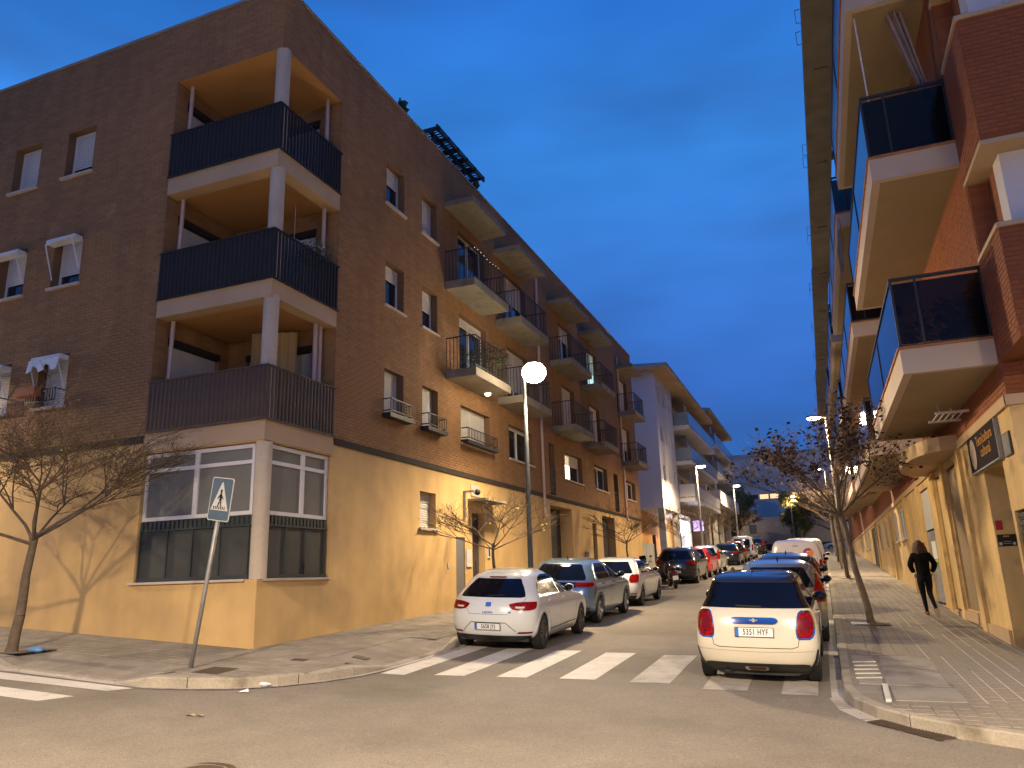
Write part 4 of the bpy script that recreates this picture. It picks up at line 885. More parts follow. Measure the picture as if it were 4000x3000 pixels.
for z_ in (9.2, 8.2): g.append([(1.47 + .03 * math.sin(i * 1.3), 21 + i * .25, z_ + .1 * math.sin(i * 2.1)) for i in range(10)])
gridmb(mb, g); tag(mb.build('hanging_blind', M['bark'], None), 'ragged dark blind hanging between the upper right balconies', 'blind')
# ------------------------------------------------------------------ white apartment blocks further up on the left
XB = -9.3
def white_block(name, label, y0, y1, zb, eave, fl, wins, bal0, bal1, shop, dz=0):
    T = lambda a, d, z: (XB - d, a, z)
    b = thing(name, label, 'apartment building', (XB, y0, G(XB, y0) + KH))
    ops = []
    for a0, a1 in wins:
        for z in fl: ops.append((a0, a1, z + .7, z + 1.75, .12))
    mb = MB(); wall(mb, T, y0, bal0, zb, eave, ops); mb.quad((XB, y0, zb), (-24, y0, zb), (-24, y0, eave), (XB, y0, eave)); mb.quad((XB, y1, zb - 4), (-24, y1, zb - 4), (-24, y1, eave), (XB, y1, eave))
    mb.quad((XB, y0, zb), (XB, y1, zb), (-24, y1, zb), (-24, y0, zb)); wall(mb, lambda a, d, z: (XB - .9 - d, a, z), bal0, y1, zb, eave, []); mb.quad((XB, bal0, zb), (XB - .9, bal0, zb), (XB - .9, bal0, eave), (XB, bal0, eave)); mb.build('wall', M['white_wall'], b)
    for o_ in ops: window(b, T, o_[0], o_[1], o_[2], o_[3], depth=.12, shut=0, sill=False)
    mb = MB(); mb.box(-24, XB + 1.1, y0 - .9, y1 + .2, eave, eave + .28); mb.build('eave', M['cream'], b); mb = MB(); mb.hexa([(-24, y0 - .9, eave + .28), (XB + 1.1, y0 - .9, eave + .28), (XB + 1.1, y1, eave + .28), (-24, y1, eave + .28), (-24, y0 + 2, eave + 1.3), (XB - 2.5, y0 + 2, eave + 1.3), (XB - 2.5, y1, eave + 1.3), (-24, y1, eave + 1.3)]); mb.build('roof', M['metal_far'], b)
    for k, z in enumerate(fl):
        mb = MB(); mb.box(XB - .9, XB + 1.1, bal0 + .3, y1 - .3, z - .28, z); s = mb.build('balcony_slab', M['white_wall'], b)
        mb = MB(); r = .97; mb.box(XB + 1.04, XB + 1.1, bal0 + .3, y1 - .3, z + .05, z + r); mb.box(XB, XB + 1.04, bal0 + .3, bal0 + .36, z + .05, z + r); mb.build('parapet_panel', M['white_wall'] if k == 0 else M['bluish'], s)
        n = int((y1 - bal0) / 3); mb = MB()
        for i in range(n):
            a = bal0 + .8 + i * 3
            if a + 1.6 < y1: mb.box(XB - .89, XB - .86, a, a + 1.7, z, z + 2.05)
        mb.build('balcony_door', M['glass'], b)
        mb = MB(); mb.box(XB + .3, XB + .36, bal0 + 3.4, bal0 + 4.6, z, z + 2.3); mb.build('privacy_screen', M['bluish'], s)
    gz = zb
    mb = MB(); mb.box(-24, XB - 1.6, y0 + .3, y1, G(XB, y0) - 1.5, gz); mb.build('ground_wall', M['orange'], b)
    y_ = y0 + .05
    while y_ < y1:
        mb = MB(); mb.box(XB - .42, XB, y_, y_ + .45, G(XB, y_) - .3, gz); mb.build('pillar', M['conc'], b); y_ += 5.2
    return b
zb1 = 4.1
WB = white_block('white_apartment_building', 'white rendered block with broad eaves, narrow windows and lit shop beyond the brick one', 50, 71.5, zb1, 13.3, [5.3, 8.0, 10.68], [(50.9, 51.6), (52.9, 53.7), (55.0, 55.8)], 56.4, 71.5, True)
WB2 = white_block('white_apartment_building', 'second pale block with plants on its balconies at the upper end of the street', 71.6, 89, 5.2, 14.4, [6.3, 9.0, 11.6], [], 72.0, 89, False)
# lit shop front and sign box
shp = thing('lit_shop', 'brightly lit white shop window under the pale block', 'shop front', (XB - .3, 58, 1.3)); mb = MB(); mb.box(XB - .35, XB - .3, 56.4, 60.4, .55, 3.6); mb.build('lit_window', M['shop'], shp)
mb = MB(); mb.box(XB - .3, XB - .28, 56.6, 57.3, 1.6, 2.9); mb.build('poster', M['shop2'], shp); mb = MB(); mb.box(XB - .3, XB - .27, 57.4, 59.2, 1.5, 2.7); mb.build('display', mat('shop_dim', (.4, .4, .45), .5, emit=((.6, .62, .7), .8)), shp); mb = MB(); mb.box(XB - .28, XB - .1, 56.2, 60.6, 3.0, 3.75); mb.build('lit_fascia', M['shop'], shp)
sb = thing('shop_sign_box', 'projecting lilac lit sign box beside the bright shop', 'shop sign', (XB + .4, 61.2, 3.4)); mb = MB(); mb.box(XB + .05, XB + .95, 61.1, 61.3, 3.0, 3.95); mb.build('box', M['ink'], sb); mb = MB(); mb.box(XB + .1, XB + .9, 61.07, 61.1, 3.07, 3.88); mb.build('lit_face', M['purple'], sb); mb = MB(); mb.box(XB - .3, XB + .05, 61.17, 61.23, 3.5, 3.56); mb.build('bracket', M['iron'], sb)
for k, (y_, z_) in enumerate([(76, 8.9), (77, 6.3), (75, 11.5), (80, 6.3)]): tuft((-8.5, y_, z_), 1.0, 1.6, 400, M['leafg'], 'balcony_plant', 'leafy shrub ' + ['on the middle', 'at the near end of the lowest', 'on the top', 'at the far end of the lowest'][k] + ' balcony of the second pale block')
# gap between the blocks: gate and low wall
gt = thing('metal_gate', 'grey metal gate closing the gap before the white block', 'gate', (-9.6, 44, .1)); mb = MB(); mb.box(-9.65, -9.6, 43.6, 47.5, -.1, 1.75); mb.build('gate_leaf', M['conc'], gt); mb = MB(); mb.box(-9.68, -9.5, 43.3, 43.6, -.3, 2.0); mb.build('gate_post', M['dark_door'], gt); mb = MB(); mb.box(-9.68, -9.5, 47.5, 47.7, -.1, 2.3); mb.build('gate_post', M['dark_door'], gt)
# ------------------------------------------------------------------ far end of the street
FB = thing('long_flat_building', 'long flat roofed building closing the street beyond the trees', 'building', (-2, 118, 2))
mb = MB(); T = TRC(118); rib = [(-9.2 + i * 1.45, -8.0 + i * 1.45, 10.1, 10.75, .1) for i in range(9)]; wall(mb, T, -45, 40, 0, 16.4, rib); mb.quad((-45, 118, 16.4), (40, 118, 16.4), (40, 150, 16.4), (-45, 150, 16.4)); mb.build('wall', M['far_wall'], FB)
for i, o_ in enumerate(rib):
    p = MB(); p.lbox(T, o_[0], o_[1], .08, .12, o_[2], o_[3]); p.build('window', M['ribbon'] if i in (1, 2, 3, 4, 5, 6, 7) else M['glass'], FB)
mb = MB(); mb.box(-45, 40, 117.8, 118.0, 16.4, 16.8); mb.build('roof_edge', M['conc'], FB)
mb = MB(); mb.box(-60, 60, 103.5, 104.0, 0, 6.5); tag(mb.build('retaining_wall', mat('dusky_wall', (.24, .21, .19), .9, [(.2, .2, 5), (2, .1, 4)], col2=((.32, .30, .28), .4, .62, .7)), None), 'tall weathered retaining wall across the end of the street', 'wall')
mb = MB(); mb.box(-60, 60, 102.3, 102.6, 1, 3.1); tag(mb.build('hedge', M['dark'], None), 'low dark barrier along the foot of the retaining wall', 'barrier')
# ------------------------------------------------------------------ street lamps
def lamp(x, y, hx, hz, label, watts, group='street lamps along the street', col=LAMP_COL, m='pole', glow='lampglow', big=1.0, base=None, r=.075, upf=.05, tilt=0):
    z0 = G(x, y) + KH if base is None else base
    t = thing('street_lamp', label, 'street lamp', (x, y, z0), group=group); h = hz - z0
    mb = MB(); mb.lathe((0, 0, 0), [(r * 1.9, 0), (r * 1.9, .04), (r * 1.15, .07), (r, .9), (r * .78, h * .7), (r * .55, h)], 14); mb.build('pole', M[m], t, True, local=True)
    mb = MB(); mb.box(-r * 1.3, r * 1.3, -r * 1.3, -r * .5, .55, .95); mb.build('access_hatch', M[m], t, local=True)
    dx = hx - x; mb = MB(); mb.tube((0, 0, h - .03), (dx * .55, 0, h + .04), .035, .03, 8, True); mb.build('arm', M[m], t, local=True)
    s = 1 if dx > 0 else -1; mb = MB(); mb.ball((dx, 0, h + (.06 if big < 1.2 else .19)), (.36 if big < 1.2 else .2), (.22 if big < 1.2 else .2), .08, 16, 8); hd = mb.build('lamp_head', M[m], t, True, local=True)
    mb = MB(); mb.ball((dx, 0, h - (.0 if big < 1.2 else .05)), (.30 if big < 1.2 else .34), .20 * big if big < 1.2 else .34, .10 * big if big < 1.2 else .30, 20, 12); gl = mb.build('lens', M[glow], hd, True, local=True)  # near lamp: lens swollen into a globe, its glare disc built as shape
    if watts:
        L = bpy.data.lights.new('lamp_light', 'SPOT'); L.energy = watts; L.spot_size = R(172); L.spot_blend = .55; L.color = col; L.shadow_soft_size = .17; L.shadow_soft_size = .17 if big < 1.2 else .34; lo = bpy.data.objects.new('lamp_light', L); COL.objects.link(lo); lo.parent = t; lo.location = (dx, 0, h - (.34 if big < 1.2 else .75)); lo.rotation_euler = (0, -R(tilt), 0)
        L = bpy.data.lights.new('lamp_light', 'POINT'); L.energy = watts * upf; L.color = col; L.shadow_soft_size = .12; lo = bpy.data.objects.new('lamp_light', L); COL.objects.link(lo); lo.parent = t; lo.location = (dx, 0, h - (.34 if big < 1.2 else .75))
    return t
lamp(-7.28, 19.5, -6.98, 5.64, 'blue grey street lamp glaring over the parked cars in front of the brick block', LAMP_W * 1.15, big=1.35, tilt=30, upf=.03)
lamp(-7.25, 51.5, -6.9, 6.8, 'street lamp in front of the first white block on the left pavement', LAMP_W * .9, m='pole_w', glow='lampfar', r=.09)
lamp(-7.25, 75.0, -6.9, 7.8, 'farther street lamp before the second pale block on the left pavement', LAMP_W * .8, m='pole_w', glow='lampfar', r=.09)
lamp(.85, 38.5, .31, 6.95, 'pale street lamp rising beside the leafy bare tree on the right pavement', LAMP_W * 1.6, m='pole_w', glow='lampfar', r=.09)
lamp(.85, 66, .26, 7.7, 'smaller distant street lamp on the right pavement', LAMP_W * .8, m='pole_w', glow='lampfar', r=.09)
lamp(-3.0, 97, -2.7, 8.35, 'street lamp lighting the yellow topped tree at the end of the street', LAMP_W * .3, upf=1.6, m='pole_w', glow='lampfar', r=.09)
lamp(9.5, 100, 9.0, 8.6, 'unseen lamp added round the right corner to brighten the far building', LAMP_W * .35, m='pole_w', glow='lampfar', r=.09, upf=1.0, group='unseen lamps added at the far junction')  # added lamp out of view, lifts the far building and retaining wall
lamp(-15, 100, -14.5, 8.6, 'unseen lamp added behind the pale blocks to brighten the far building', LAMP_W * .35, m='pole_w', glow='lampfar', r=.09, upf=1.0, group='unseen lamps added at the far junction')  # second added lamp, also unseen, fills the far wall from the left
# lamps standing just outside the frame (their light is in the photograph)
lamp(-5.7, -1.4, -5.7, 5.6, 'street lamp across the junction whose light rakes the side street wall', LAMP_W * 3.2, group='street lamps around the junction', upf=.05)
lamp(5.2, -2.6, 4.8, 5.8, 'street lamp behind the viewpoint on the near right corner', LAMP_W * 4.0, group='street lamps around the junction', upf=.03)
lamp(-21, 8.9, -21, 5.6, 'street lamp further along the side street', LAMP_W * 1.3, group='street lamps around the junction', upf=.05)
# ------------------------------------------------------------------ trees
def tree(x, y, h_trunk, r0, spread, height, label, name='bare_tree', depth=5, seed=1, lean=(0, 0), n0=5, leaves=0, leafm=None, flat=.5, dz=KH, group=None, leafsize=.05, twm='twig', nchild=3, minr=.003, lr=.36):
    rnd = random.Random(seed); z0 = G(x, y) + dz; t = thing(name, label, 'tree', (x, y, z0 - .05), group=group)
    tr, cr_, lf = MB(), MB(), MB(); tips = []
    def grow(p, d, L, r, lev):
        seg = 3; q = Vector(p); dd = Vector(d)
        for i in range(seg):
            dd = (dd + Vector((rnd.uniform(-.16, .16), rnd.uniform(-.16, .16), rnd.uniform(-.03, .10)))).normalized(); nq = q + dd * L / seg; ra = r * (1 - .45 * i / seg); rb = r * (1 - .45 * (i + 1) / seg)
            (tr if lev <= 1 else cr_).tube(q, nq, max(ra, minr), max(rb, minr), 7 if lev <= 1 else (4 if lev == 2 else 3)); q = nq
            if lev >= 2: tips.append((Vector(q), lev))
            if lev < depth and i >= 1 or (lev < depth and lev >= 2):
                for c in range(nchild if i == seg - 1 else (1 if rnd.random() < .75 else 2)):
                    az = rnd.uniform(0, 6.28); ax = Vector((math.cos(az), math.sin(az), 0)); nd = (dd + ax * rnd.uniform(.45, .95)); nd.z = nd.z * (1 - flat * .35) + rnd.uniform(0, .18); nd.normalize()
                    grow(q, nd, L * rnd.uniform(.52, .74), r * .52, lev + 1)
    top = Vector((lean[0], lean[1], h_trunk)); n = 6; pts = [Vector((top.x * (i / n) + .02 * math.sin(i * 1.7 + seed), top.y * (i / n), top.z * i / n)) for i in range(n + 1)]
    tr.tube(pts[0], pts[0] + Vector((0, 0, .12)), r0 * 1.35, r0, 12)
    for a, b in zip(pts[:-1], pts[1:]): tr.tube(a, b, r0 * (1 - .35 * a.z / h_trunk), r0 * (1 - .35 * b.z / h_trunk), 12)
    tr.ball(tuple(top), r0 * .85, r0 * .85, r0 * 1.1, 12, 8)
    for i in range(n0):
        az = 6.28 * i / n0 + rnd.uniform(-.4, .4); e = rnd.uniform(.35, .85)
        if i == 0: e = 1.3
        d = Vector((math.cos(az) * math.cos(e), math.sin(az) * math.cos(e), math.sin(e) * (1 - .3 * flat)))
        L = spread * rnd.uniform(.42, .55) if e < 1 else (height - h_trunk) * .45
        grow(top - Vector((0, 0, rnd.uniform(0, .15))), d, L, r0 * lr, 1)
    tr.build('trunk', M['bark'], t, True, local=True); cr_.build('crown', M[twm], t, local=True)
    if leaves:
        for i in range(leaves):
            p, lv = rnd.choice(tips); p = p + Vector((rnd.uniform(-.08, .08), rnd.uniform(-.08, .08), rnd.uniform(-.1, .04))); a, b = rnd.uniform(0, 6.28), rnd.uniform(-.8, .8); u = Vector((math.cos(a), math.sin(a), b)).normalized(); v = u.orthogonal().normalized(); s = leafsize * rnd.uniform(.6, 1.3)
            lf.poly([tuple(p), tuple(p + u * s * .5 + v * s * .4), tuple(p + u * s * 1.1 + v * .1 * s), tuple(p + u * s * .5 - v * s * .38)])
        o = lf.build('leaves', M[leafm], t, local=True)
    return t
tree(-12.17, 8.88, 1.83, .085, 2.6, 4.0, 'wide bare street tree with rust twigs before the ochre side wall', depth=5, seed=4, lean=(.18, 0), n0=7, flat=.95, nchild=3, leaves=1500, lr=.34, minr=.0024, leafm='leafo_b' if False else 'leafo', leafsize=.035, dz=KH, group='bare pollarded trees on the left pavement')
tree(-7.45, 17.4, 1.75, .05, 2.0, 3.2, 'bare tree with yellow leaf scraps behind the nearest white car', depth=4, seed=8, n0=7, flat=.9, leaves=90, leafm='leafy', leafsize=.06, group='bare pollarded trees on the left pavement')
tree(-7.45, 31.3, 1.8, .05, 2.0, 3.0, 'small bare tree before the last garage door of the brick block', depth=4, seed=9, n0=7, flat=.9, group='bare pollarded trees on the left pavement')
tree(-7.45, 44.5, 1.9, .05, 2.2, 3.2, 'small bare tree before the orange wall under the white block', depth=4, seed=12, n0=7, flat=.7, group='bare pollarded trees on the left pavement')
for k, (y_, lb_) in enumerate([(56, 'bare tree just before the lit shop sign on the left'), (63, 'bare tree beyond the lit shop on the left'), (80, 'bushy pinkish bare tree at the upper end of the left pavement')]):
    tree(-7.5, y_, 2.0, .06, 2.8, 3.8, lb_, depth=4, seed=20 + k, n0=7, flat=.6, group='bare pollarded trees on the left pavement')
tree(.77, 18.6, 2.45, .078, 2.5, 5.1, 'leaning thin trunked tree with sparse brown leaves between the parked cars and the walker', 'street_tree', depth=5, seed=31, lean=(-.33, 0), n0=9, flat=.0, leaves=1700, leafm='leafd', leafsize=.095, nchild=2, minr=.0026, lr=.36, group='thin trunked trees on the right pavement', twm='twig')
for k, (y_, lb_) in enumerate([(37.2, 'second thin tree on the right pavement, with a dark foot'), (46, 'third thin tree on the right pavement'), (56, 'fourth thin pale trunked tree on the right pavement'), (68, 'distant thin tree on the right pavement')]):
    tree(.85, y_, 2.9, .085, 2.6, 5.0, lb_, 'street_tree', depth=4, seed=40 + k, lean=(-.1, 0), n0=7, flat=.3, leaves=300, leafm='leafd', leafsize=.07, group='thin trunked trees on the right pavement')
tree(-10.2, 96, 2.2, .16, 4.6, 7.5, 'bare bushy tree at the end of the left row of cars', depth=4, seed=60, n0=8, flat=.4, leaves=900, leafm='leafo', leafsize=.3, minr=.012)
tree(1.5, 98, 2.2, .16, 4.6, 7.5, 'bare tree behind the vans at the end of the street', depth=4, seed=61, n0=8, flat=.4, leaves=300, leafm='leafd', leafsize=.16, minr=.012)
def leafy_tree(x, y, h, r, label, m, seed, top=None, n=9000, z0=None):
    rnd = random.Random(seed); z = G(x, y) if z0 is None else z0; t = thing('leafy_tree', label, 'tree', (x, y, z)); mb = MB(); mb.tube((0, 0, 0), (0, 0, h * .45), .22, .15, 9)
    for i in range(6): a = i * 1.05; mb.tube((0, 0, h * .35), (math.cos(a) * r * .5, math.sin(a) * r * .5, h * .65), .1, .04, 5)
    mb.build('trunk', M['bark'], t, local=True)
    cl = [(rnd.uniform(-.65, .65) * r, rnd.uniform(-.65, .65) * r, h * rnd.uniform(.35, .9), r * rnd.uniform(.25, .5)) for _ in range(16)]
    for name, mm, lo, hi, nn in (('crown', m, 0, 1, n),) + ((('lit_crown_top', top, .78, 1, n // 10),) if top else ()):
        mb = MB()
        for i in range(nn):
            c = rnd.choice(cl); u = Vector((rnd.gauss(0, 1), rnd.gauss(0, 1), rnd.gauss(0, 1))).normalized() * c[3] * rnd.uniform(.55, 1.08); p = Vector(c[:3]) + u
            if p.z < .2 * h: continue
            if lo and p.z < lo * h: continue
            s = rnd.uniform(.08, .2); a = Vector((rnd.gauss(0, 1), rnd.gauss(0, 1), rnd.gauss(0, 1))).normalized(); b = a.orthogonal().normalized()
            mb.poly([tuple(p), tuple(p + a * s + b * s * .5), tuple(p + a * s * 1.8), tuple(p + a * s - b * s * .5)])
        mb.build(name, M[mm], t, local=True)
    return t
leafy_tree(-2.7, 98.6, 7.0, 2.4, 'round green tree, its top coloured yellow for the light of the end lamp', 'leafo', 3, top='leafy')  # lamplight on the crown is put into yellow leaves at the top
leafy_tree(-11.3, 106, 9.5, 2.6, 'dark evergreen above the retaining wall, behind the left row', 'leafg', 4)
leafy_tree(-9.4, 107.5, 8.0, 1.7, 'second dark evergreen above the retaining wall, nearer the ribbon windows', 'leafg', 5)
leafy_tree(1.4, 107, 7.4, 2.2, 'dark evergreen above the wall to the right of the yellow topped tree', 'leafg', 6)
leafy_tree(-10.6, 99.5, 5.2, 2.6, 'low olive green bush tree beside the blue road sign', 'leafo', 7)
# ------------------------------------------------------------------ pedestrian crossing sign (leaning)
sx, sy = -8.64, 9.02; sz = G(sx, sy) + KH
sg = thing('crossing_sign', 'leaning blue and white pedestrian crossing sign on a bent post at the corner kerb', 'road sign', (sx, sy, sz - .05))
tip = Vector((-8.21 - sx, 0, 2.76)); mb = MB(); mb.tube((0, 0, 0), tuple(tip), .032, .032, 10, True); mb.build('post', M['galv'], sg, True, local=True)
ang = math.atan2(tip.x, tip.z)
pl = bpy.data.objects.new('sign_plate', None)
Rm = Matrix.Rotation(ang, 4, 'Y') @ Matrix.Rotation(R(2), 4, 'X')
def P2(mb, pts, d, th=0):
    f = [tuple(Rm @ Vector((x, -d, z)) + Vector((tip.x - .03, -.045, tip.z - .32))) for x, z in pts]
    if th:
        b = [tuple(Rm @ Vector((x, -d + th, z)) + Vector((tip.x - .03, -.045, tip.z - .32))) for x, z in pts]; n = len(pts)
        for i in range(n): mb.quad(f[i], f[(i + 1) % n], b[(i + 1) % n], b[i])
        mb.poly(b)
    mb.poly(f)
def rr(w, h, r, n=5):
    o = []
    for cx, cz, a0 in ((w - r, h - r, 0), (-w + r, h - r, 90), (-w + r, -h + r, 180), (w - r, -h + r, 270)):
        for i in range(n + 1): a = R(a0 + 90 * i / n); o.append((cx + r * math.cos(a), cz + r * math.sin(a)))
    return o
mb = MB(); P2(mb, rr(.205, .32, .035), 0, .012); plate = mb.build('plate', M['sign_white'], sg, local=True)
mb = MB(); P2(mb, rr(.192, .307, .028), .002); mb.build('blue_field', M['sign_blue'], plate, local=True)
mb = MB(); P2(mb, [(-.165, -.165), (.165, -.165), (.012, .25), (-.012, .25)], .004); mb.build('white_triangle', M['sign_white'], plate, local=True)
mb = MB()
for s in ([(-.012, .075), (.014, .075), (.014, .115), (-.012, .115)], [(-.02, -.03), (.024, -.03), (.022, .075), (-.018, .075)], [(-.02, .07), (-.062, .005), (-.05, -.003), (-.01, .045)], [(.02, .07), (.055, .01), (.045, .0), (.012, .04)], [(-.02, -.03), (-.055, -.125), (-.035, -.125), (.002, -.04)], [(.022, -.03), (.04, -.125), (.022, -.125), (.0, -.04)]): P2(mb, s, .006)
P2(mb, [(.002 + .02 * math.cos(a), .125 + .02 * math.sin(a)) for a in np.arange(0, 6.28, .6)], .0062)
for i in range(7): x = -.115 + i * .034; P2(mb, [(x, -.15), (x + .017, -.15), (x + .017, -.105), (x, -.105)], .0064)
mb.build('walking_figure', M['ink'], plate, local=True)
bpy.data.objects.remove(pl)
# ------------------------------------------------------------------ small things on the ground
def cover(name, pts, label, h, m='manhole', dz=.006):
    o = slab(name, pts, None, M[m], dz, .02, h); return tag(o, label, 'drain cover')
cover('square_cover', [(-8.36, 8.75), (-7.95, 8.80), (-8.03, 9.33), (-8.44, 9.28)], 'square rusty inspection cover beside the foot of the crossing sign', hL, dz=.012)
cover('small_cover', [(-7.9, 10.3), (-7.65, 10.32), (-7.67, 10.5), (-7.92, 10.48)], 'small dark inspection cover close to the block corner', hL, dz=.012)
cover('small_cover', [(-7.35, 11.2), (-7.1, 11.22), (-7.12, 11.4), (-7.37, 11.38)], 'small dark cover on the pavement before the crossing ramp', hL, dz=.012)
g0 = lambda x, y: G(x, y)
gr = thing('storm_drain', 'long rusty storm drain grate set in the gutter at the right corner', 'drain', (.6, 9.3, G(.6, 9.3)))
mb = MB(); P = [(.21, 9.56), (.36, 9.72), (.99, 9.07), (.82, 8.90)]; mb.poly([(x, y, G(x, y) + .006) for x, y in P]); mb.build('frame', M['manhole'], gr); mb = MB()
for i in range(24):
    t = (i + .3) / 24; t2 = (i + .6) / 24; a = (P[0][0] + (P[3][0] - P[0][0]) * t, P[0][1] + (P[3][1] - P[0][1]) * t); b = (P[1][0] + (P[2][0] - P[1][0]) * t, P[1][1] + (P[2][1] - P[1][1]) * t); c = (P[1][0] + (P[2][0] - P[1][0]) * t2, P[1][1] + (P[2][1] - P[1][1]) * t2); d = (P[0][0] + (P[3][0] - P[0][0]) * t2, P[0][1] + (P[3][1] - P[0][1]) * t2)
    mb.hexa([(q[0], q[1], G(*q) + .006) for q in (a, b, c, d)] + [(q[0], q[1], G(*q) + .018) for q in (a, b, c, d)])
mb.build('grate_bars', M['manhole'], gr)
mh = thing('manhole_cover', 'round dark manhole cover at the bottom edge of the road', 'manhole cover', (-5.2, 5.45, G(-5.2, 5.45))); mb = MB(); mb.lathe((-5.2, 5.45, G(-5.2, 5.45) + .004), [(.0, .006), (.33, .006), (.34, .0)], 36); mb.build('lid', M['manhole'], mh); mb = MB(); mb.lathe((-5.2, 5.45, G(-5.2, 5.45) + .004), [(.36, .0), (.36, .009), (.41, .009), (.41, 0)], 36); mb.build('rim', M['manhole'], mh)
mb = MB(); z_ = G(-7.26, 9.12) + .04; mb.lathe((-7.3, 9.0, z_), [(.0, -.12), (.03, -.12), (.032, .03), (.012, .09), (.012, .11), (0, .11)], 10, 'x'); tag(mb.build('plastic_bottle', M['bottle'], None, True), 'small clear bottle lying against the left corner kerb', 'bottle')
mb = MB(); z_ = G(-7.29, 8.55) + .01; mb.poly([(-7.34, 8.52, z_), (-7.24, 8.53, z_ + .01), (-7.22, 8.58, z_ + .04), (-7.28, 8.57, z_ + .01)]); mb.poly([(-7.24, 8.53, z_ + .01), (-7.2, 8.57, z_), (-7.22, 8.58, z_ + .04)]); tag(mb.build('paper_scrap', M['paper'], None), 'crumpled white paper scrap on the road below the left kerb', 'litter')
mb = MB(); z_ = G(-6.84, 7.23) + .006; mb.poly([(-6.95, 7.22, z_), (-6.86, 7.19, z_ + .02), (-6.8, 7.23, z_), (-6.86, 7.27, z_ + .015)]); mb.poly([(-6.8, 7.23, z_), (-6.74, 7.2, z_ + .02), (-6.7, 7.25, z_), (-6.75, 7.28, z_ + .01)]); tag(mb.build('fallen_leaf', mat('tan_leaf', (.40, .32, .16), .8), None), 'pair of tan fallen leaves alone on the road', 'leaf')
mb = MB(); z_ = G(-12.0, 9.0) + KH + .03; mb.ball((-11.8, 9.0, z_), .16, .10, .05, 9, 5); tag(mb.build('plastic_bag', M['plastic_blue'], None, True), 'crumpled blue plastic bag at the foot of the left tree', 'litter')
rndg = random.Random(5); mb = MB()
for i in range(500):
    x, y = rndg.uniform(-9, 2), rndg.uniform(5.5, 16)
    if rndg.random() < .5: x = rndg.uniform(-7.4, -6.5); y = rndg.uniform(8.3, 13)
    z_ = G(x, y) + .006; s = rndg.uniform(.006, .02); a = rndg.uniform(0, 3); mb.poly([(x, y, z_), (x + s * math.cos(a), y + s * math.sin(a), z_ + s * .3), (x + s * math.cos(a + 1), y + s * math.sin(a + 1), z_)])
tag(mb.build('road_litter', M['bark'], None), 'scattered specks of leaf litter on the road', 'litter', kind='stuff')
o = slab('white_tile', [(.36, 18.45), (.72, 18.45), (.70, 18.8), (.36, 18.8)], None, M['paper'], .02, .02); tag(o, 'white printed plate lying beside the leaning tree trunk', 'plate')
for x, y in ((.77, 18.6), (.85, 37.2)):
    mb = MB(); mb.box(x - .35, x + .35, y - .3, y + .3, hR(x, y) + .002, hR(x, y) + .008); mb.build('tree_pit', M['bark'], pavR)
mb = MB(); mb.box(-12.6, -11.7, 8.6, 9.3, hL(-12.1, 9) + .0, hL(-12.1, 9) + .012); mb.build('tree_pit', M['bark'], pavL)
wb = thing('road_sign', 'small square road sign beyond the left row of parked cars', 'road sign', (-7.0, 90, G(-7, 90) + KH)); mb = MB(); mb.tube((-7.0, 90, G(-7, 90)), (-7.0, 90, 4.9), .05, .05, 8); mb.build('post', M['galv'], wb); mb = MB(); mb.box(-7.4, -6.6, 89.9, 89.95, 3.9, 4.9); mb.build('plate', M['sign_blue'], wb)
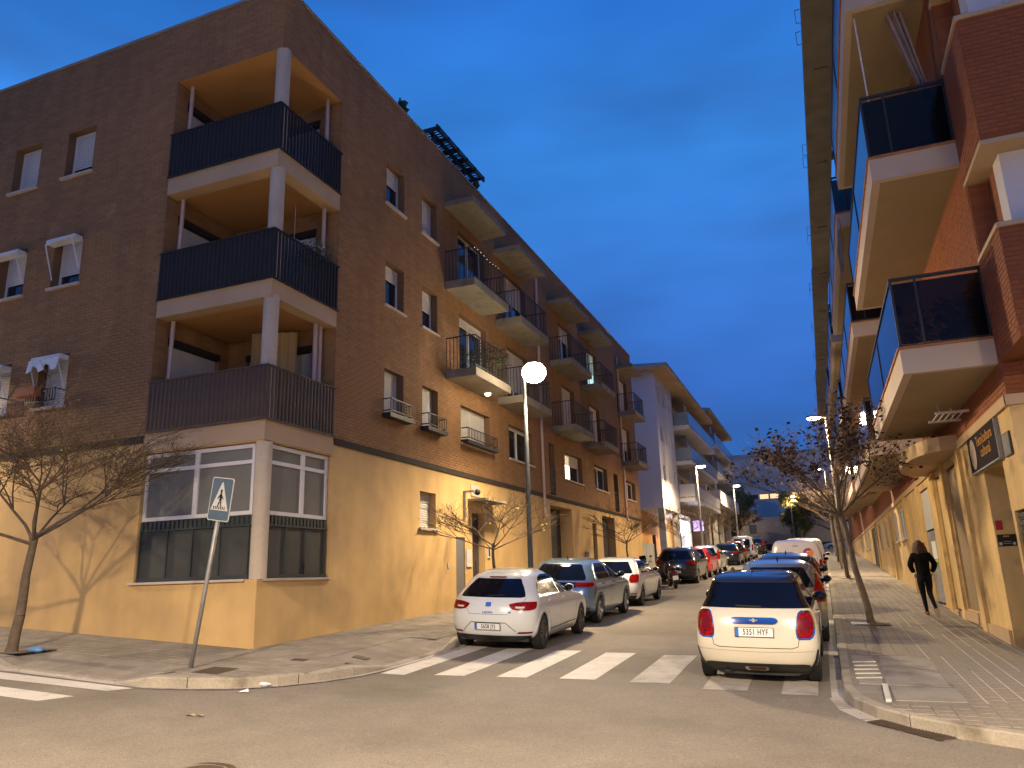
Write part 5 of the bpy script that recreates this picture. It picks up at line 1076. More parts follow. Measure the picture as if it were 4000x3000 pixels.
# ------------------------------------------------------------------ cars
def pchip(t, y, tt):
    t = np.array(t, float); y = np.array(y, float); h = np.diff(t); d = np.diff(y) / h; m = np.zeros(len(y)); m[0], m[-1] = d[0], d[-1]
    for i in range(1, len(y) - 1): m[i] = 0 if d[i - 1] * d[i] <= 0 else 2 * d[i - 1] * d[i] / (d[i - 1] + d[i])
    k = np.clip(np.searchsorted(t, tt, 'right') - 1, 0, len(t) - 2); u = (tt - t[k]) / h[k]
    return (1 + 2 * u) * (1 - u) ** 2 * y[k] + u * (1 - u) ** 2 * h[k] * m[k] + u * u * (3 - 2 * u) * y[k + 1] + u * u * (u - 1) * h[k] * m[k + 1]
class Shape:
    def __init__(s, rows, cr=.34, cf=.55, p=2.5):
        n = len(rows); t = np.arange(n); tt = np.linspace(0, n - 1, (n - 1) * 4 + 1); s.R = [pchip(t, [r[k] for r in rows], tt) for k in range(4)]; s.cr, s.cf, s.p = cr, cf, p
        s.z = np.maximum.accumulate(s.R[0] + np.arange(len(tt)) * 1e-7)
    def at(s, z): return [float(np.interp(z, s.z, s.R[k])) for k in (1, 2, 3)]
    def crw(s, w): return s.cr * min(1, w / .8)
    def rear(s, x, z, o=.006):
        yr, yf, w = s.at(z); q = min(.999, abs(x) / w); return (x, yr + s.crw(w) * (1 - (1 - q ** s.p) ** (1 / s.p)) - o, z)
    def front(s, x, z, o=.006):
        yr, yf, w = s.at(z); q = min(.999, abs(x) / w); c = s.cf * min(1, w / .8); return (x, yf - c * (1 - (1 - q ** s.p) ** (1 / s.p)) + o, z)
    def side(s, y, z, sg=1, o=.006):
        yr, yf, w = s.at(z); c = s.crw(w); f = s.cf * min(1, w / .8); x = w
        if y < yr + c: q = min(1, max(0, (yr + c - y) / c)); x = w * (1 - q ** s.p) ** (1 / s.p)
        elif y > yf - f: q = min(1, max(0, (y - yf + f) / f)); x = w * (1 - q ** s.p) ** (1 / s.p)
        return (sg * (x + o), y, z)
    def body(s, arches, ar=.355, name='body', m=None):
        v, f = [], []; nr, ns, nf = 20, 64, 14; N = None; p = s.p
        for k in range(len(s.z)):
            z, yr, yf, w = (float(s.R[j][k]) for j in range(4)); c = s.crw(w); cf = s.cf * min(1, w / .8); ring = []; 
            for i in range(nr + 1):
                th = -math.pi / 2 + math.pi * i / nr; sx_ = abs(math.sin(th)) ** (2 / p) * (1 if th > 0 else -1); cy = abs(math.cos(th)) ** (2 / p); ring.append((w * sx_, yr + c * (1 - cy), z))
            ya, yb = yr + c, yf - cf
            for i in range(1, ns): ring.append((w, ya + (yb - ya) * i / ns, z))
            for i in range(nf + 1):
                th = math.pi / 2 - math.pi * i / nf; sx_ = abs(math.sin(th)) ** (2 / p) * (1 if th > 0 else -1); cy = abs(math.cos(th)) ** (2 / p); ring.append((w * sx_, yf - cf * (1 - cy), z))
            for i in range(1, ns): ring.append((-w, yb + (ya - yb) * i / ns, z))
            N = len(ring); v += ring
        L = len(s.z)
        for k in range(L - 1):
            for i in range(N): j = (i + 1) % N; f.append((k * N + i, k * N + j, (k + 1) * N + j, (k + 1) * N + i))
        f.append(tuple(reversed(range(N)))); f.append(tuple((L - 1) * N + i for i in range(N)))
        def hit(q):
            if q[2] > .315 + ar + .02 or abs(q[0]) < .5: return False
            return any((q[1] - y) ** 2 + (q[2] - .315) ** 2 < ar * ar for y in arches)
        hs = [hit(q) for q in v]
        f = [q for q in f if len(q) > 4 or not any(hs[i] for i in q)]
        me = bpy.data.meshes.new(name); me.from_pydata(v, [], f); me.materials.append(m); me.materials.append(M['plastic']); o = bpy.data.objects.new(name, me); COL.objects.link(o)
        nb = len(me.polygons); me.polygons.foreach_set('use_smooth', [len(p_.vertices) < 6 for p_ in me.polygons]); me.update()
        n = 28; dz = .315
        for y in arches:
            for sg in (-1, 1):
                lip = MB(); lin = MB(); g = []
                for rr_ in (ar - .012, ar, ar + .05, ar + .085, ar + .10):
                    row = []
                    for i in range(n + 1):
                        a = math.pi * (-.085 + 1.17 * i / n); yy, zz = y + rr_ * math.cos(a), dz + rr_ * math.sin(a)
                        yy = min(max(yy, .02 + float(s.R[1].min())), float(s.R[2].max()) - .02); q = s.side(yy, zz, sg, -.03 if rr_ < ar else (.006 if rr_ < ar + .09 else -.004)); row.append(q)
                    g.append(row)
                gridmb(lip, g)
                g = []
                for X in (.48, None):
                    row = []
                    for i in range(n + 1):
                        a = math.pi * (-.085 + 1.17 * i / n); yy, zz = y + (ar + .01) * math.cos(a), dz + (ar + .01) * math.sin(a); q = s.side(yy, zz, sg, -.02); row.append((sg * X, yy, zz) if X else q)
                    g.append(row)
                gridmb(lin, g); lin.poly([(sg * .48, y + (ar + .01) * math.cos(math.pi * (-.085 + 1.17 * i / n)), dz + (ar + .01) * math.sin(math.pi * (-.085 + 1.17 * i / n))) for i in range(n + 1)])
                l = lip.build('wheel_arch', m, o, True, local=True); l2 = lin.build('arch_liner', M['plastic'], o, local=True)
        return o
_wh = {}
def wheelmesh(kind, r=.315, w=.20):
    key = (kind, r)
    if key in _wh: return _wh[key]
    t = MB(); t.lathe((0, 0, 0), [(r * .66, -w / 2 + .015), (r * .8, -w / 2), (r * .95, -w / 2 + .012), (r, -w / 2 + .04), (r, w / 2 - .04), (r * .95, w / 2 - .012), (r * .8, w / 2), (r * .66, w / 2 - .015)], 32, 'x')
    for q in (-.05, -.015, .02, .055): t.lathe((0, 0, 0), [(r + .001, q), (r + .004, q + .004), (r + .004, q + .022), (r + .001, q + .026)], 32, 'x')
    m = MB(); rr_ = r * .68; m.lathe((0, 0, 0), [(rr_, -w / 2 + .01), (rr_, w / 2 - .012), (rr_ * .93, w / 2 - .006), (rr_ * .90, w / 2 - .03)], 32, 'x'); m.mi = 1; m.lathe((0, 0, 0), [(rr_ * .92, w / 2 - .07), (0, w / 2 - .07)], 24, 'x'); m.mi = 0
    n = {'ten': 10, 'five': 5, 'seven': 7}[kind]; sw = {'ten': .014, 'five': .035, 'seven': .022}[kind]
    for i in range(n):
        a = 2 * math.pi * i / n; d = Vector((0, math.cos(a), math.sin(a))); e = Vector((0, -math.sin(a), math.cos(a))); P = []
        for xx in (w / 2 - .05, w / 2 - .018):
            for rad, ww in ((.03, sw * .8), (rr_ * .94, sw)):
                for sg in (-1, 1): P.append(tuple(d * rad + e * ww * sg + Vector((xx - (.012 if rad < .1 else 0), 0, 0))))
        m.hexa([P[0], P[2], P[3], P[1], P[4], P[6], P[7], P[5]])
    m.lathe((0, 0, 0), [(.045, w / 2 - .05), (.045, w / 2 - .012), (0, w / 2 - .008)], 14, 'x')
    _wh[key] = (t.mesh('tyre', M['rubber'], True), m.mesh('rim', [M['alloy'], M['plastic']]), m.mesh('rim', [M['alloy_d'], M['plastic']])); return _wh[key]
def wheels(car, ys, track, kind='five', dark=False, r=.315):
    t, r1, r2 = wheelmesh(kind, r)
    for y in ys:
        for sg in (1, -1):
            w = bpy.data.objects.new('wheel', None); COL.objects.link(w); w.parent = car; w.location = (sg * (track - .10), y, r); w.rotation_euler = (random.uniform(0, 1), 0, 0 if sg > 0 else math.pi)
            a = bpy.data.objects.new('tyre', t); COL.objects.link(a); a.parent = w; b = bpy.data.objects.new('rim', r2 if dark else r1); COL.objects.link(b); b.parent = w
def sub(rows, n=5):
    out = []; V = [r[0] for r in rows]; A_ = [r[1] for r in rows]; B_ = [r[2] for r in rows]; t = list(range(len(rows))); tt = np.linspace(0, len(rows) - 1, (len(rows) - 1) * n + 1)
    a = pchip(t, A_, tt) if len(rows) > 2 else np.interp(tt, t, A_); b = pchip(t, B_, tt) if len(rows) > 2 else np.interp(tt, t, B_); v = np.interp(tt, t, V)
    return list(zip(v, a, b))
def patch(name, car, rows, f, m, nx=8, n=4, skirt=.02, par=None):
    R_ = sub(rows, n); mb = MB(); g = patchgrid(R_, lambda u, v: f(u, v, None), nx); gridmb(mb, g)
    gi = patchgrid(R_, lambda u, v: f(u, v, -skirt), nx); bo = [r[0] for r in g] + g[-1][1:] + [r[-1] for r in g[::-1]][1:] + g[0][::-1][1:]; bi = [r[0] for r in gi] + gi[-1][1:] + [r[-1] for r in gi[::-1]][1:] + gi[0][::-1][1:]
    for i in range(len(bo) - 1): mb.quad(bo[i], bo[i + 1], bi[i + 1], bi[i])
    me = mb.mesh(name, m); 
    for i, p_ in enumerate(me.polygons): p_.use_smooth = i < (len(g) - 1) * nx
    o = bpy.data.objects.new(name, me); COL.objects.link(o); o.parent = par or car; return o
def FR(S, o0=.006): return lambda u, v, sk: S.rear(u, v, o0 if sk is None else sk)
def FS(S, sg, o0=.006): return lambda u, v, sk: S.side(u, v, sg, o0 if sk is None else sk)
def ribbon(name, car, S, pts, w=.006, m='ink', f=None):
    mb = MB(); f = f or (lambda x, z: S.rear(x, z, .003)); q = []
    for (x0, z0), (x1, z1) in zip(pts[:-1], pts[1:]):
        n = max(1, int(math.hypot(x1 - x0, z1 - z0) / .05)); q += [(x0 + (x1 - x0) * i / n, z0 + (z1 - z0) * i / n) for i in range(n)]
    q.append(pts[-1])
    for i in range(len(q) - 1):
        dx, dz = q[i + 1][0] - q[i][0], q[i + 1][1] - q[i][1]; l = math.hypot(dx, dz) or 1; nx, nz_ = -dz / l * w / 2, dx / l * w / 2
        mb.quad(f(q[i][0] + nx, q[i][1] + nz_), f(q[i + 1][0] + nx, q[i + 1][1] + nz_), f(q[i + 1][0] - nx, q[i + 1][1] - nz_), f(q[i][0] - nx, q[i][1] - nz_))
    o = mb.build(name, M[m], car, local=True); return o
def plate(car, S, z, body, x=0., o=.02):
    y = S.rear(x, z)[1] - o; tl = (S.rear(x, z + .05)[1] - S.rear(x, z - .05)[1]) / .1
    e = bpy.data.objects.new('number_plate', None); 
    mb = MB(); mb.box(-.26, .26, 0, .012, -.055, .055); p = mb.build('number_plate', M['plate'], car, local=True); p.location = (x, y, z); p.rotation_euler = (-math.atan(tl) * .6, 0, 0)
    bpy.data.objects.remove(e)
    mb = MB(); mb.box(-.262, -.215, -.002, .01, -.056, .056); mb.build('blue_band', M['plate_blue'], p, local=True)
    if body:
        t = text(body, .105, M['ink'], p, sx=.74); t.location = (.02, -.002, 0); t.rotation_euler = (R(90), 0, 0);
    mb = MB(); mb.box(-.268, .268, .004, .013, -.062, .062); mb.build('plate_frame', M['plastic'], p, local=True)
def mirrors(car, S, y, z, m, w=None, out=.17, dark=None):
    for sg in (1, -1):
        x = S.side(y, z, 1)[0]; mb = MB(); mb.ball((sg * (x + out * .62), y, z + .02), out * .62, .07, .075, 12, 8); mi = mb.build('mirror', m, car, True, local=True); mb = MB(); mb.ball((sg * (x + out * .62), y - .035, z + .02), out * .54, .05, .062, 12, 8); mb.build('mirror_glass', M['carglass'], mi, True, local=True); mb = MB(); mb.tube((sg * (x - .03), y + .03, z - .04), (sg * (x + out * .4), y, z - .03), .025, .02, 6); mb.build('stalk', M['plastic'], mi, local=True)
def sidewins(car, S, wins, chrome=False):
    for sg in (1, -1):
        for rows in wins: patch('side_window', car, rows, FS(S, sg), M['carglass'], 6, 4)
def handles(car, S, pts, m, z=.86):
    for sg in (1, -1):
        for y in pts: mb = MB(); p = S.side(y, z, sg); mb.box(min(p[0], p[0] + sg * .03), max(p[0], p[0] + sg * .03), y - .09, y + .09, z - .013, z + .013); mb.build('door_handle', m, car, local=True)
def doorlines(car, S, cols):
    for sg in (1, -1):
        for pts in cols: ribbon('door_gap', car, S, pts, .006, 'ink', f=lambda y, z, sg=sg: S.side(y, z, sg, .0035))
def place(t, x, y, yaw=0.):
    c, s = math.cos(yaw), math.sin(yaw); gz = G(x, y + 2.2); t.location = (x, y, G(x, y)); t.rotation_euler = (math.atan((G(x, y + 4) - G(x, y)) / 4), math.atan(-(G(x + .8, y + 2) - G(x - .8, y + 2)) / 1.6), yaw)
def paint(name, col, metal=0., rough=.20): return mat(name, col, rough, metal=metal, coat=1., spec=.6, noise=[(1.2, .03, 3), (300, .02, 1)])
ROWH = lambda L, Wd, H, gl=.97: None
def underbody(car, S, L):
    mb = MB(); w = S.at(.25)[2] - .12; mb.box(-w, w, .35, L - .4, .17, .30); mb.build('underbody', M['plastic'], car, local=True)
# --- white five door hatchback, nearest on the left
def hatch_left():
    P = paint('white_paint', (.66, .675, .66)); t = thing('parked_car', 'white five door hatchback with plate 5658 JYJ, nearest in the left row', 'car', group='cars parked along the left kerb')
    S = Shape([(.18, .30, 3.95, .78), (.28, .10, 4.16, .86), (.42, .03, 4.25, .895), (.58, .0, 4.26, .905), (.72, .02, 4.18, .907), (.84, .06, 3.9, .90), (.93, .12, 3.35, .88), (1.0, .17, 2.95, .84), (1.13, .33, 2.6, .765), (1.25, .50, 2.28, .695), (1.33, .64, 2.05, .635), (1.385, .86, 1.92, .56), (1.43, 1.15, 1.80, .42), (1.45, 1.4, 1.65, .10)], cr=.46, p=2.25)
    b = S.body((.80, 3.43), m=P); b.parent = t
    patch('rear_window', t, [(.955, -.62, .62), (.97, -.68, .68), (1.12, -.60, .60), (1.25, -.50, .50), (1.275, -.46, .46)], FR(S), M['carglass'], 14)
    wl = [[(.955, .90, 1.85), (1.03, .66, 1.84), (1.16, .76, 1.80), (1.29, 1.02, 1.76), (1.335, 1.25, 1.74)], [(.955, 1.90, 2.92), (1.1, 1.88, 2.6), (1.25, 1.83, 2.24), (1.335, 1.78, 2.0)]]
    sidewins(t, S, wl)
    patch('windscreen', t, [(1.0, -.72, .72), (1.15, -.68, .68), (1.33, -.58, .58)], lambda u, v, sk: S.front(u, v, .006 if sk is None else sk), M['carglass'], 12)
    for sg in (1, -1):
        f = FR(S, .012)
        rows = [(.735, .62, .80), (.755, .50, .87), (.80, .44, .885), (.84, .42, .882), (.875, .55, .875), (.885, .66, .87)]
        rows = [(z, sg * a, sg * c) for z, a, c in rows]; tl = patch('taillight', t, rows, f, M['red_lens'], 10)
        patch('lamp_strip', t, [(.775, sg * .55, sg * .70), (.805, sg * .54, sg * .72)], FR(S, .016), M['clear_lens'], 4, 2, par=tl)
        patch('reflector', t, [(.33, sg * .56, sg * .80), (.36, sg * .60, sg * .84)], FR(S, .012), M['red_dark'], 5, 2)
    patch('lower_valance', t, [(.17, -.66, .66), (.20, -.74, .74), (.29, -.80, .80)], FR(S, .014), M['plastic'], 16)
    mb = MB(); mb.hexa([S.rear(-.47, 1.295, .05), S.rear(.47, 1.295, .05), (.42, .95, 1.385), (-.42, .95, 1.385), S.rear(-.47, 1.315, .06), S.rear(.47, 1.315, .06), (.42, .95, 1.41), (-.42, .95, 1.41)]); mb.build('roof_spoiler', P, t, local=True)
    mb = MB(); y_ = S.rear(0, 1.31)[1]; mb.box(-.17, .17, y_ - .065, y_ + .02, 1.298, 1.314); mb.build('brake_light', M['red_dark'], t, local=True)
    ribbon('hatch_gap', t, S, [(-.70, .96), (-.66, .85), (-.46, .74), (-.40, .665), (.40, .665), (.46, .74), (.66, .85), (.70, .96)])
    ribbon('bumper_crease', t, S, [(-.55, .36), (-.36, .52), (.36, .52), (.55, .36)], .012)
    ribbon('wiper', t, S, [(-.02, .985), (.30, 1.0)], .02, 'ink', f=lambda x, z: S.rear(x, z, .03))
    patch('emblem', t, [(.80, -.055, .055), (.875, -.055, .055)], FR(S, .014), M['plate_blue'], 3, 2); tx = text('LEON', .05, M['chrome'], t, 'badge_lettering', sx=1.5); tx.location = (0, S.rear(0, .70)[1] - .012, .70); tx.rotation_euler = (R(90 - 8), 0, 0)
    tx = text('TSI', .035, M['chrome'], t, 'badge_lettering', sx=1.2); tx.location = (.44, S.rear(.44, .70)[1] - .012, .70); tx.rotation_euler = (R(90 - 8), 0, R(12))
    plate(t, S, .45, '5658 JYJ'); mirrors(t, S, 2.72, 1.0, P); handles(t, S, [1.15, 2.1], P, .87)
    doorlines(t, S, [[(1.88, .25), (1.87, .95)], [(2.98, .28), (3.0, .6), (2.95, .95)], [(1.14, .62), (.98, .8), (.97, .95)]])
    for sg in (1, -1): ribbon('sill_crease', t, S, [(1.2, .33), (3.0, .36)], .02, 'ink', f=lambda y, z, sg=sg: S.side(y, z, sg, .003)); ribbon('side_crease', t, S, [(.45, .80), (1.9, .80), (3.6, .74)], .008, 'ink_grey', f=lambda y, z, sg=sg: S.side(y, z, sg, .003))
    wheels(t, (.80, 3.43), .895, 'ten', True); underbody(t, S, 4.2); place(t, -5.86, 13.28, R(.5)); t.scale = (.94, .94, 1.0); return t
hatch_left()
# --- small cream hatchback with black roof, nearest on the right
def mini():
    P = paint('cream_paint', (.64, .59, .47)); t = thing('parked_car', 'cream three door hatchback with black roof and plate 5351 HYF, nearest in the right row', 'car', group='cars parked along the right kerb')
    S = Shape([(.14, .30, 3.55, .72), (.24, .10, 3.72, .80), (.36, .03, 3.79, .838), (.50, .0, 3.80, .860), (.66, .02, 3.78, .863), (.80, .05, 3.65, .852), (.90, .09, 3.3, .825), (.965, .14, 2.9, .775), (1.04, .19, 2.6, .725), (1.15, .28, 2.38, .675), (1.26, .36, 2.2, .635), (1.32, .42, 2.1, .605), (1.365, .55, 2.0, .55), (1.395, .8, 1.85, .48), (1.41, 1.2, 1.6, .10)], cr=.30, p=2.6)
    b = S.body((.72, 3.21), ar=.345, m=P); b.parent = t
    # black roof and pillar skins over the body
    for zlo, zhi, nm_, mm_, oo in ((1.27, 9, 'roof', paint('black_roof_paint', (.018, .018, .022), rough=.12), .009), (.955, 1.30, 'pillar_band', M['carglass'], .003)):
     mb = MB(); g = []
     for k in range(len(S.z)):
        z = S.z[k]
        if z < zlo or z > zhi: continue
        yr, yf, w = S.at(z); c = S.crw(w); ring = []
        n = 18
        for i in range(n + 1): th = -math.pi / 2 + math.pi * i / n; q = abs(math.sin(th)) ** (2 / S.p) * (1 if th > 0 else -1); ring.append(((w + oo) * q, yr + c * (1 - abs(math.cos(th)) ** (2 / S.p)) - oo, z + (.004 if zlo > 1 else 0)))
        cf = S.cf * min(1, w / .8)
        for i in range(n + 1): th = math.pi / 2 - math.pi * i / n; q = abs(math.sin(th)) ** (2 / S.p) * (1 if th > 0 else -1); ring.append(((w + oo) * q, yf - cf * (1 - abs(math.cos(th)) ** (2 / S.p)) + oo, z + (.004 if zlo > 1 else 0)))
        ring.append(ring[0]); g.append(ring)
     gridmb(mb, g)
     if zlo > 1: mb.poly(g[-1][:-1])
     me = mb.mesh(nm_, mm_, True); o = bpy.data.objects.new(nm_, me); COL.objects.link(o); o.parent = t
    mb = MB(); 
    for x0, x1 in ((-.60, .60),): mb.hexa([S.rear(x0, 1.30, .03), S.rear(x1, 1.30, .03), (.56, .75, 1.37), (-.56, .75, 1.37), S.rear(x0, 1.325, .035), S.rear(x1, 1.325, .035), (.56, .75, 1.395), (-.56, .75, 1.395)])
    mb.build('roof_spoiler', M['plastic'], t, local=True)
    patch('rear_window', t, [(.965, -.66, .66), (.98, -.69, .69), (1.1, -.635, .635), (1.22, -.585, .585), (1.285, -.55, .55)], FR(S), M['carglass'], 16)
    sidewins(t, S, [[(.965, .66, 1.30), (1.1, .68, 1.30), (1.25, .72, 1.30), (1.29, .78, 1.30)], [(.965, 1.34, 2.55), (1.1, 1.33, 2.32), (1.25, 1.32, 2.08), (1.29, 1.32, 2.0)]])
    for sg in (1, -1):   # pillars in gloss black between glass and rear window
        patch('pillar', t, [(.965, .34, .66), (1.1, .42, .68), (1.25, .50, .72), (1.29, .52, .78)], FS(S, sg, .003), M['carglass'], 4)
        rows = [(.585, .60, .745), (.61, .575, .79), (.68, .565, .822), (.78, .575, .828), (.86, .59, .818), (.915, .61, .79), (.94, .65, .745)]
        ring = patch('light_surround', t, [(z, sg * a, sg * c) for z, a, c in rows], FR(S, .010), M['chrome'], 10)
        rows2 = [(.605, .615, .74), (.63, .595, .775), (.69, .583, .802), (.78, .592, .808), (.85, .607, .80), (.895, .625, .775), (.918, .66, .74)]
        tl = patch('taillight', t, [(z, sg * a, sg * c) for z, a, c in rows2], FR(S, .022), M['red_lens'], 10)
        patch('inner_lens', t, [(.70, sg * .635, sg * .755), (.74, sg * .63, sg * .765), (.80, sg * .635, sg * .765), (.85, sg * .645, sg * .75)], FR(S, .026), M['red_dark'], 6, par=tl)
    patch('lower_valance', t, [(.105, -.55, .55), (.14, -.62, .62), (.20, -.70, .70), (.262, -.72, .72), (.275, -.64, .64)], FR(S, .016), M['plastic'], 18)
    for sg in (1, -1): patch('lower_corner', t, [(.12, sg * .58, sg * .70), (.215, sg * .66, sg * .795), (.25, sg * .74, sg * .81), (.33, sg * .79, sg * .834), (.46, sg * .83, sg * .855)], FR(S, .012), M['plastic'], 5)
    patch('fog_surround', t, [(.165, -.12, .12), (.18, -.15, .15), (.215, -.165, .165), (.23, -.15, .15)], FR(S, .03), M['chrome'], 8); patch('fog_light', t, [(.178, -.10, .10), (.2, -.125, .125), (.218, -.12, .12)], FR(S, .036), M['red_dark'], 8)
    mb = MB(); y_ = S.rear(-.42, .17)[1] - .04; mb.lathe((-.42, y_ + .06, .185), [(.0, .03), (.036, .03), (.036, -.06), (.046, -.06), (.046, .05)], 18, 'y'); mb.build('exhaust', M['iron'], t, True, local=True)
    hr = [(.775, -.26, .26), (.785, -.31, .31), (.815, -.335, .335), (.845, -.31, .31), (.855, -.26, .26)]
    h = patch('boot_handle', t, hr, FR(S, .030), mat('blue_tinted_chrome', (.45, .50, .62), .08, metal=1.), 14, skirt=-.005)
    mb = MB(); y_ = S.rear(0, .815)[1] - .034; mb.hexa([(-.055, y_, .812), (.055, y_, .812), (.055, y_ + .01, .812), (-.055, y_ + .01, .812), (-.06, y_, .826), (.06, y_, .826), (.06, y_ + .01, .826), (-.06, y_ + .01, .826)]); mb.lathe((0, y_ - .004, .818), [(0, 0), (.024, 0), (.026, .01)], 16, 'y'); mb.build('emblem', M['chrome'], h, local=True)
    ribbon('boot_gap', t, S, [(-.60, .58), (-.58, .50), (-.50, .475), (.50, .475), (.58, .50), (.60, .58)], .008)
    ribbon('bumper_crease', t, S, [(-.80, .44), (0, .425), (.80, .44)], .006, 'ink_grey')
    ribbon('wiper', t, S, [(-.25, .995), (.12, .985)], .018, 'ink', f=lambda x, z: S.rear(x, z, .03))
    mb = MB(); mb.lathe((-.42, 1.62, 1.40), [(.035, 0), (.028, .03), (0, .05)], 10); mb.tube((-.05, .95, 1.395), (-.08, .72, 1.56), .004, .003, 5); mb.ball((-.05, .95, 1.40), .03, .045, .025, 8, 5); mb.build('aerial', M['plastic'], t, local=True)
    for sg in (1, -1):
        for y0 in (.72, 3.21):
            mb = MB(); n = 20
            for i in range(n):
                a0, a1 = math.pi * (-.12 + 1.24 * i / n), math.pi * (-.12 + 1.24 * (i + 1) / n); q = []
                for a in (a0, a1):
                    for rr_ in (.343, .40): q.append(S.side(y0 + rr_ * math.cos(a), .315 + rr_ * math.sin(a), sg, .008))
                mb.quad(q[0], q[1], q[3], q[2])
            mb.build('arch_trim', M['plastic'], t, local=True)
        patch('sill_trim', t, [(.15, 1.12, 2.80), (.27, 1.12, 2.80)], FS(S, sg, .008), M['plastic'], 6, 2)
    plate(t, S, .67, '5351 HYF'); mirrors(t, S, 2.35, .98, M['plastic'], out=.19); handles(t, S, [1.5], M['chrome'], .84); doorlines(t, S, [[(1.30, .27), (1.31, .95)], [(2.62, .28), (2.6, .95)]])
    # dark seats and shelf seen through the rear glass are suggested by real headrests behind it
    wheels(t, (.72, 3.21), .855, 'five', True, .31); underbody(t, S, 3.8); place(t, -1.04, 11.38, R(-.3)); t.scale = (.95, .97, 1.045); return t
mini()
def generic(name, label, x, y, L, Wd, H, col, group, kind='hatch', lights='wide', pl=None, metal=0., wheel='seven', dark=False, yaw=0., glass_top=None, m=None, roof=None, lz=(.78, .92), black_low=True, badge=None):
    P = m or paint(label.replace(' ', '_')[:40], col, metal); t = thing(name, label, 'van' if kind == 'van' else 'car', group=group); k = H / 1.46; b = Wd / .905
    if kind == 'van':
        rows = [(.20, .14, L - .3, .80), (.30, .04, L - .08, .87), (.45, .0, L, .90), (.65, .01, L - .04, .905), (.85, .03, L - .35, .90), (1.0, .05, L - .85, .89), (1.15, .07, L - 1.15, .87), (1.4, .10, L - 1.45, .82), (1.62, .14, L - 1.75, .765), (1.74, .19, L - 1.95, .70), (1.80, .30, L - 2.2, .60), (1.83, .7, L - 2.5, .10)]
        rows = [(r[0] * H / 1.83, r[1], r[2], r[3] * b) for r in rows]; S = Shape(rows, cr=.13, p=3.2)
    elif kind == 'sedan':
        rows = [(.18, .30, L - .3, .78), (.28, .10, L - .1, .86), (.45, .02, L, .895), (.62, .0, L - .01, .905), (.78, .02, L - .12, .905), (.90, .06, L - .5, .895), (.98, .20, L - 1.1, .87), (1.03, .42, L - 1.35, .84), (1.15, .66, L - 1.6, .77), (1.28, .95, L - 1.95, .70), (1.36, 1.2, L - 2.2, .64), (1.42, 1.5, L - 2.4, .56), (1.45, 1.7, L - 2.5, .45), (1.46, 1.9, L - 2.6, .10)]
        rows = [(r[0] * k, r[1], r[2], r[3] * b) for r in rows]; S = Shape(rows)
    else:
        rows = [(.18, .28, L - .3, .78), (.28, .10, L - .1, .86), (.45, .02, L, .895), (.62, .0, L - .01, .905), (.78, .03, L - .12, .905), (.90, .08, L - .5, .895), (.98, .14, L - 1.0, .87), (1.05, .20, L - 1.3, .835), (1.18, .34, L - 1.62, .765), (1.30, .48, L - 1.98, .695), (1.37, .62, L - 2.22, .635), (1.42, .84, L - 2.38, .55), (1.45, 1.1, L - 2.5, .42), (1.46, 1.4, L - 2.6, .10)]
        rows = [(r[0] * k, r[1], r[2], r[3] * b) for r in rows]; S = Shape(rows, cr=.42, p=2.3)
    far = y > 34
    bo = S.body((.82, L - .85), m=P); bo.parent = t
    hk = H / 1.83 if kind == 'van' else k
    if kind == 'van':
        if badge != 'panel': patch('rear_window', t, [(1.05 * hk, -.66, .66), (1.5 * hk, -.62, .62), (1.6 * hk, -.55, .55)], FR(S), M['carglass'], 12)
        sw = [[(1.08 * hk, L - 2.7, L - 1.2), (1.35 * hk, L - 2.7, L - 1.5), (1.55 * hk, L - 2.65, L - 1.75)]]
        if badge != 'panel': sw += [[(1.08 * hk, .5, L - 2.8), (1.55 * hk, .5, L - 2.8)]]
        sidewins(t, S, sw)
    else:
        gb = .985 * k; gt = 1.33 * k; patch('rear_window', t, [(gb, -.66 * b, .66 * b), (gb + .02, -.69 * b, .69 * b), ((gb + gt) / 2, -.61 * b, .61 * b), (gt - .02, -.52 * b, .52 * b), (gt, -.47 * b, .47 * b)], FR(S), M['carglass'], 14)
        o_ = .5 if kind == 'sedan' else 0
        sidewins(t, S, [[(gb, .80 + o_, 1.85), (1.08 * k, .72 + o_, 1.83), (1.2 * k, .82 + o_, 1.80), (1.34 * k, 1.05 + o_, 1.76)], [(gb, 1.92, L - 1.42), (1.15 * k, 1.90, L - 1.68), (1.34 * k, 1.82, L - 2.15)]])
    patch('windscreen', t, [(1.06 * hk, -.70, .70), (1.2 * hk, -.66, .66), (1.36 * hk, -.58, .58)], lambda u, v, sk: S.front(u, v, .006 if sk is None else sk), M['carglass'], 10)
    for sg in (1, -1):
        if lights == 'wide': rows = [(lz[0] * k, .55, .86 * b), ((lz[0] + .05) * k, .46, .88 * b), ((lz[1] - .02) * k, .48, .87 * b), (lz[1] * k, .56, .85 * b)]
        elif lights == 'tall': rows = [(.74 * k, .74 * b, .88 * b), (.86 * k, .67 * b, .89 * b), (1.0 * k, .70 * b, .862 * b), (1.16 * k, .72 * b, .79 * b), (1.22 * k, .71 * b, .76 * b)]
        elif lights == 'block': rows = [(.72 * k, .62, .87 * b), (.78 * k, .60, .885 * b), (.90 * k, .60, .88 * b), (.96 * k, .66, .86 * b)]
        else: rows = [(.70, .76 * b, .88 * b), (.85, .76 * b, .885 * b), (1.1, .76 * b, .865 * b), (1.2, .77 * b, .85 * b)]
        patch('taillight', t, [(z, sg * a, sg * c) for z, a, c in rows], FR(S, .014), M['red_lens'], 8)
        if lights != 'tall': patch('reflector', t, [(.36, sg * .62, sg * .78), (.39, sg * .62, sg * .79)], FR(S, .012), M['red_dark'], 4, 2)
    if black_low: patch('lower_valance', t, [(.17, -.66, .66), (.20, -.74 * b, .74 * b), (.33, -.82 * b, .82 * b)], FR(S, .012), M['plastic'], 14)
